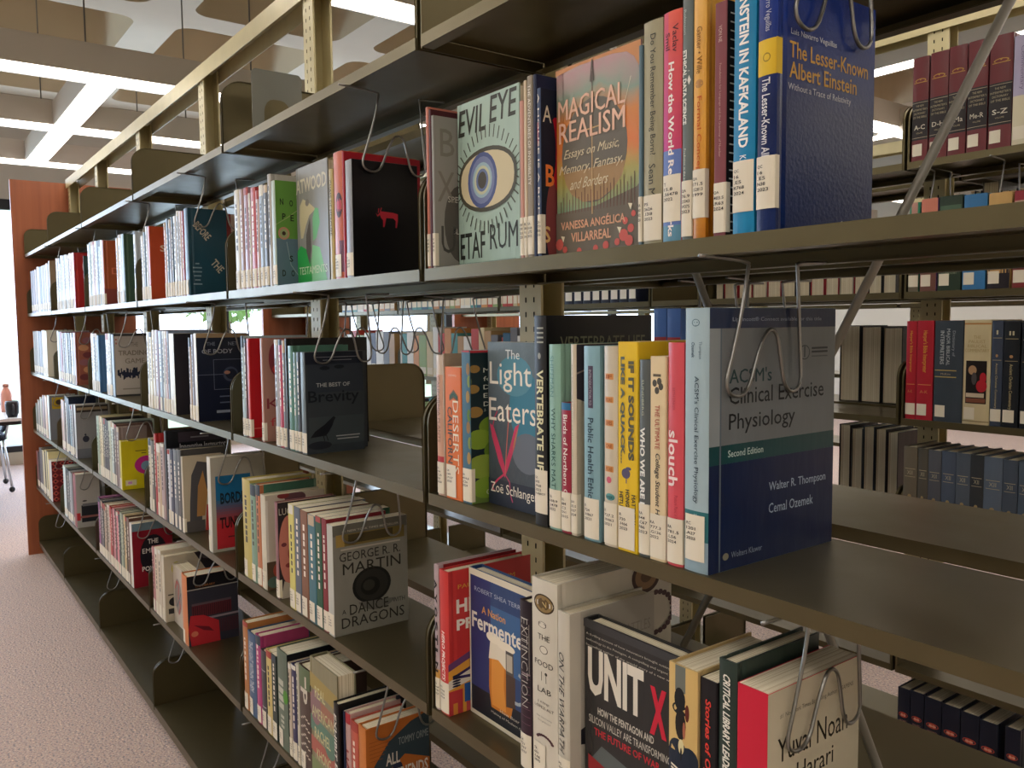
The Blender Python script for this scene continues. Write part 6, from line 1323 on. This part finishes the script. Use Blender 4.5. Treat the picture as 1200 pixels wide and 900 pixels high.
# wire supports pressed against the last book of each group, and spare ones
for (rg, row, bay, rear), (xe, fo) in sorted(ends.items()):
    lim = B1-S*(bay-1)+S-.02
    if row == 0: continue
    xx = min(xe+.007, lim)
    wire(xx, ZS[1][row-1], 0, 'bent wire support by the last book, %s of the near range, %s bay' % (SH[row], BAY[bay]))
for x, nm in ((-5.168, 'fifth'), (-3.804, 'fourth'), (-2.838, 'third'), (-1.991, 'second')):
    wire(x+.03, ZS[1][4], 0, 'spare wire support hanging over the empty bottom shelf, %s bay' % nm)
for i, x in enumerate((-2.46, -2.33, -2.19, -1.99, -1.86, -1.67)):
    wire(x, ZS[1][1], .536-.01, 'wire support hanging behind the near range under the second shelf, %s from left' % orient[i], math.pi)
for i, x in enumerate((-1.196+.3, -1.104+.3)): wire(x, ZS[1][1], .536-.01, 'wire support hanging behind the tall black book, %s of two' % ('left', 'right')[i], math.pi)
wire(-.60, ZS[1][3], .52, 'small far wire support hanging above the navy volumes', math.pi/2+.3)
for i, x in enumerate((-1.12, -.95)): wire(x, 1.432+.336, 1.5, 'wire support on the back range above the coloured volumes, %s one' % ('left', 'right')[i])
# ------------------------------------------------------------------ study corner by the window
white = mat('#c8ccd0', 'plastic'); blk = mat('#16181c', 'plastic'); chrome = mat('#c0c4c8', 'chrome')
t = thing('study_table', 'white-topped study table with a dark edge left of the wooden end panel', 'table', (-7.2, -.69, 0))
mb = MB(); mb.prism([(x*1.0, y*1.0) for x, y in [(a*.58, b*.75) for a, b in rrect(1, .08)]], .72, .74, white, 'Z'); obj('table_top', mb.mesh('table_top'), t)
mb = MB(); mb.prism([(a*.57, b*.74) for a, b in rrect(1, .08)], .695, .7195, blk, 'Z'); obj('table_edge', mb.mesh('table_edge'), t)
mb = MB(); mb.tube([(0, 0, 0), (0, 0, .695)], .025, chrome, 10); lg = mb.mesh('leg')
for sx in (-.45, .45):
    for sy in (-.6, .45): obj('leg', lg, t, (sx, sy, 0))
mb = MB(); mb.lathe([(0, 0), (.036, 0), (.038, .01), (.038, .13), (.03, .155), (.018, .175), (.018, .185), (.0, .185)], mat('#c88c7c', 'plastic')); bo = thing('water_bottle', 'salmon pink drinks bottle standing on the white study table', 'bottle', (-7.2, .01, .7405)); obj('bottle_body', mb.mesh('bottle_body'), bo)
mb = MB(); mb.lathe([(0, .1855), (.021, .1855), (.021, .205), (0, .207)], mat('#a87060', 'plastic')); obj('bottle_cap', mb.mesh('bottle_cap'), bo)
mb = MB(); mb.lathe([(0, 0), (.03, 0), (.04, .03), (.044, .09), (.04, .11), (.034, .112), (.03, .02), (0, .015)], blk); cu = thing('mug', 'black mug beside the pink bottle on the study table', 'mug', (-6.74, .0, .7405)); obj('mug_body', mb.mesh('mug_body'), cu)
mb = MB(); mb.tube(smooth_path([(.042, 0, .09), (.065, 0, .085), (.07, 0, .055), (.06, 0, .03), (.04, 0, .025)], 3), .005, blk); obj('handle', mb.mesh('handle'), cu)
ch = thing('study_chair', 'black chair on chrome caster legs tucked beside the study table', 'chair', (-8.22, -.14, 0), 0)
def pad(w, d_, h_, m): 
    mb = MB(); o1 = [(x*w, y*d_) for x, y in rrect(1, .3)]; o2 = [(x*w*.93, y*d_*.93) for x, y in rrect(1, .3)]; n = len(o1)
    rings = [(o2, 0), (o1, h_*.3), (o1, h_*.7), (o2, h_)]; vs = [(x, y, z) for r, z in rings for x, y in r]; fs = [(i*n+k, i*n+(k+1) % n, (i+1)*n+(k+1) % n, (i+1)*n+k) for i in range(3) for k in range(n)]+[tuple(range(n-1, -1, -1)), tuple(range(3*n, 4*n))]
    mb.add(vs, fs, m, False); return mb
obj('seat', pad(.23, .22, .05, mat('#1c2430', 'cloth')).mesh('seat'), ch, (0, 0, .43))
bk = obj('backrest', pad(.21, .17, .03, mat('#1c2430', 'cloth')).mesh('backrest'), ch, (0, .235, .66)); bk.rotation_euler = (math.radians(80), 0, 0)
for sx in (-1, 1):
    for sy in (-1, 1):
        mb = MB(); mb.tube([(sx*.2, sy*.19, .435), (sx*.235, sy*.23, .05)], .011, chrome, 8); lg = obj('leg', mb.mesh('leg'), ch)
        mb = MB(); mb.lathe([(0, -.008), (.022, -.008), (.024, 0), (.022, .008), (0, .008)], blk, (0, 0, 0), 12); c2 = obj('caster', mb.mesh('caster'), lg, (sx*.235, sy*.23, .025)); c2.rotation_euler = (0, math.pi/2, .5)
    mb = MB(); mb.tube([(sx*.19, .2, .44), (sx*.2, .235, .6), (sx*.17, .25, .72)], .010, chrome, 8); obj('back_post', mb.mesh('back_post'), ch)
bg_ = thing('backpack', 'dark grey backpack slumped on the floor beyond the study chair', 'bag', (-9.1, -.1, 0))
obj('bag_body', pad(.2, .16, .38, mat('#20242c', 'cloth')).mesh('bag_body'), bg_); obj('front_pocket', pad(.14, .05, .2, mat('#282c34', 'cloth')).mesh('front_pocket'), bg_, (0, -.19, .03))
for m_ in list(D.meshes):
    if m_.users == 0: D.meshes.remove(m_)
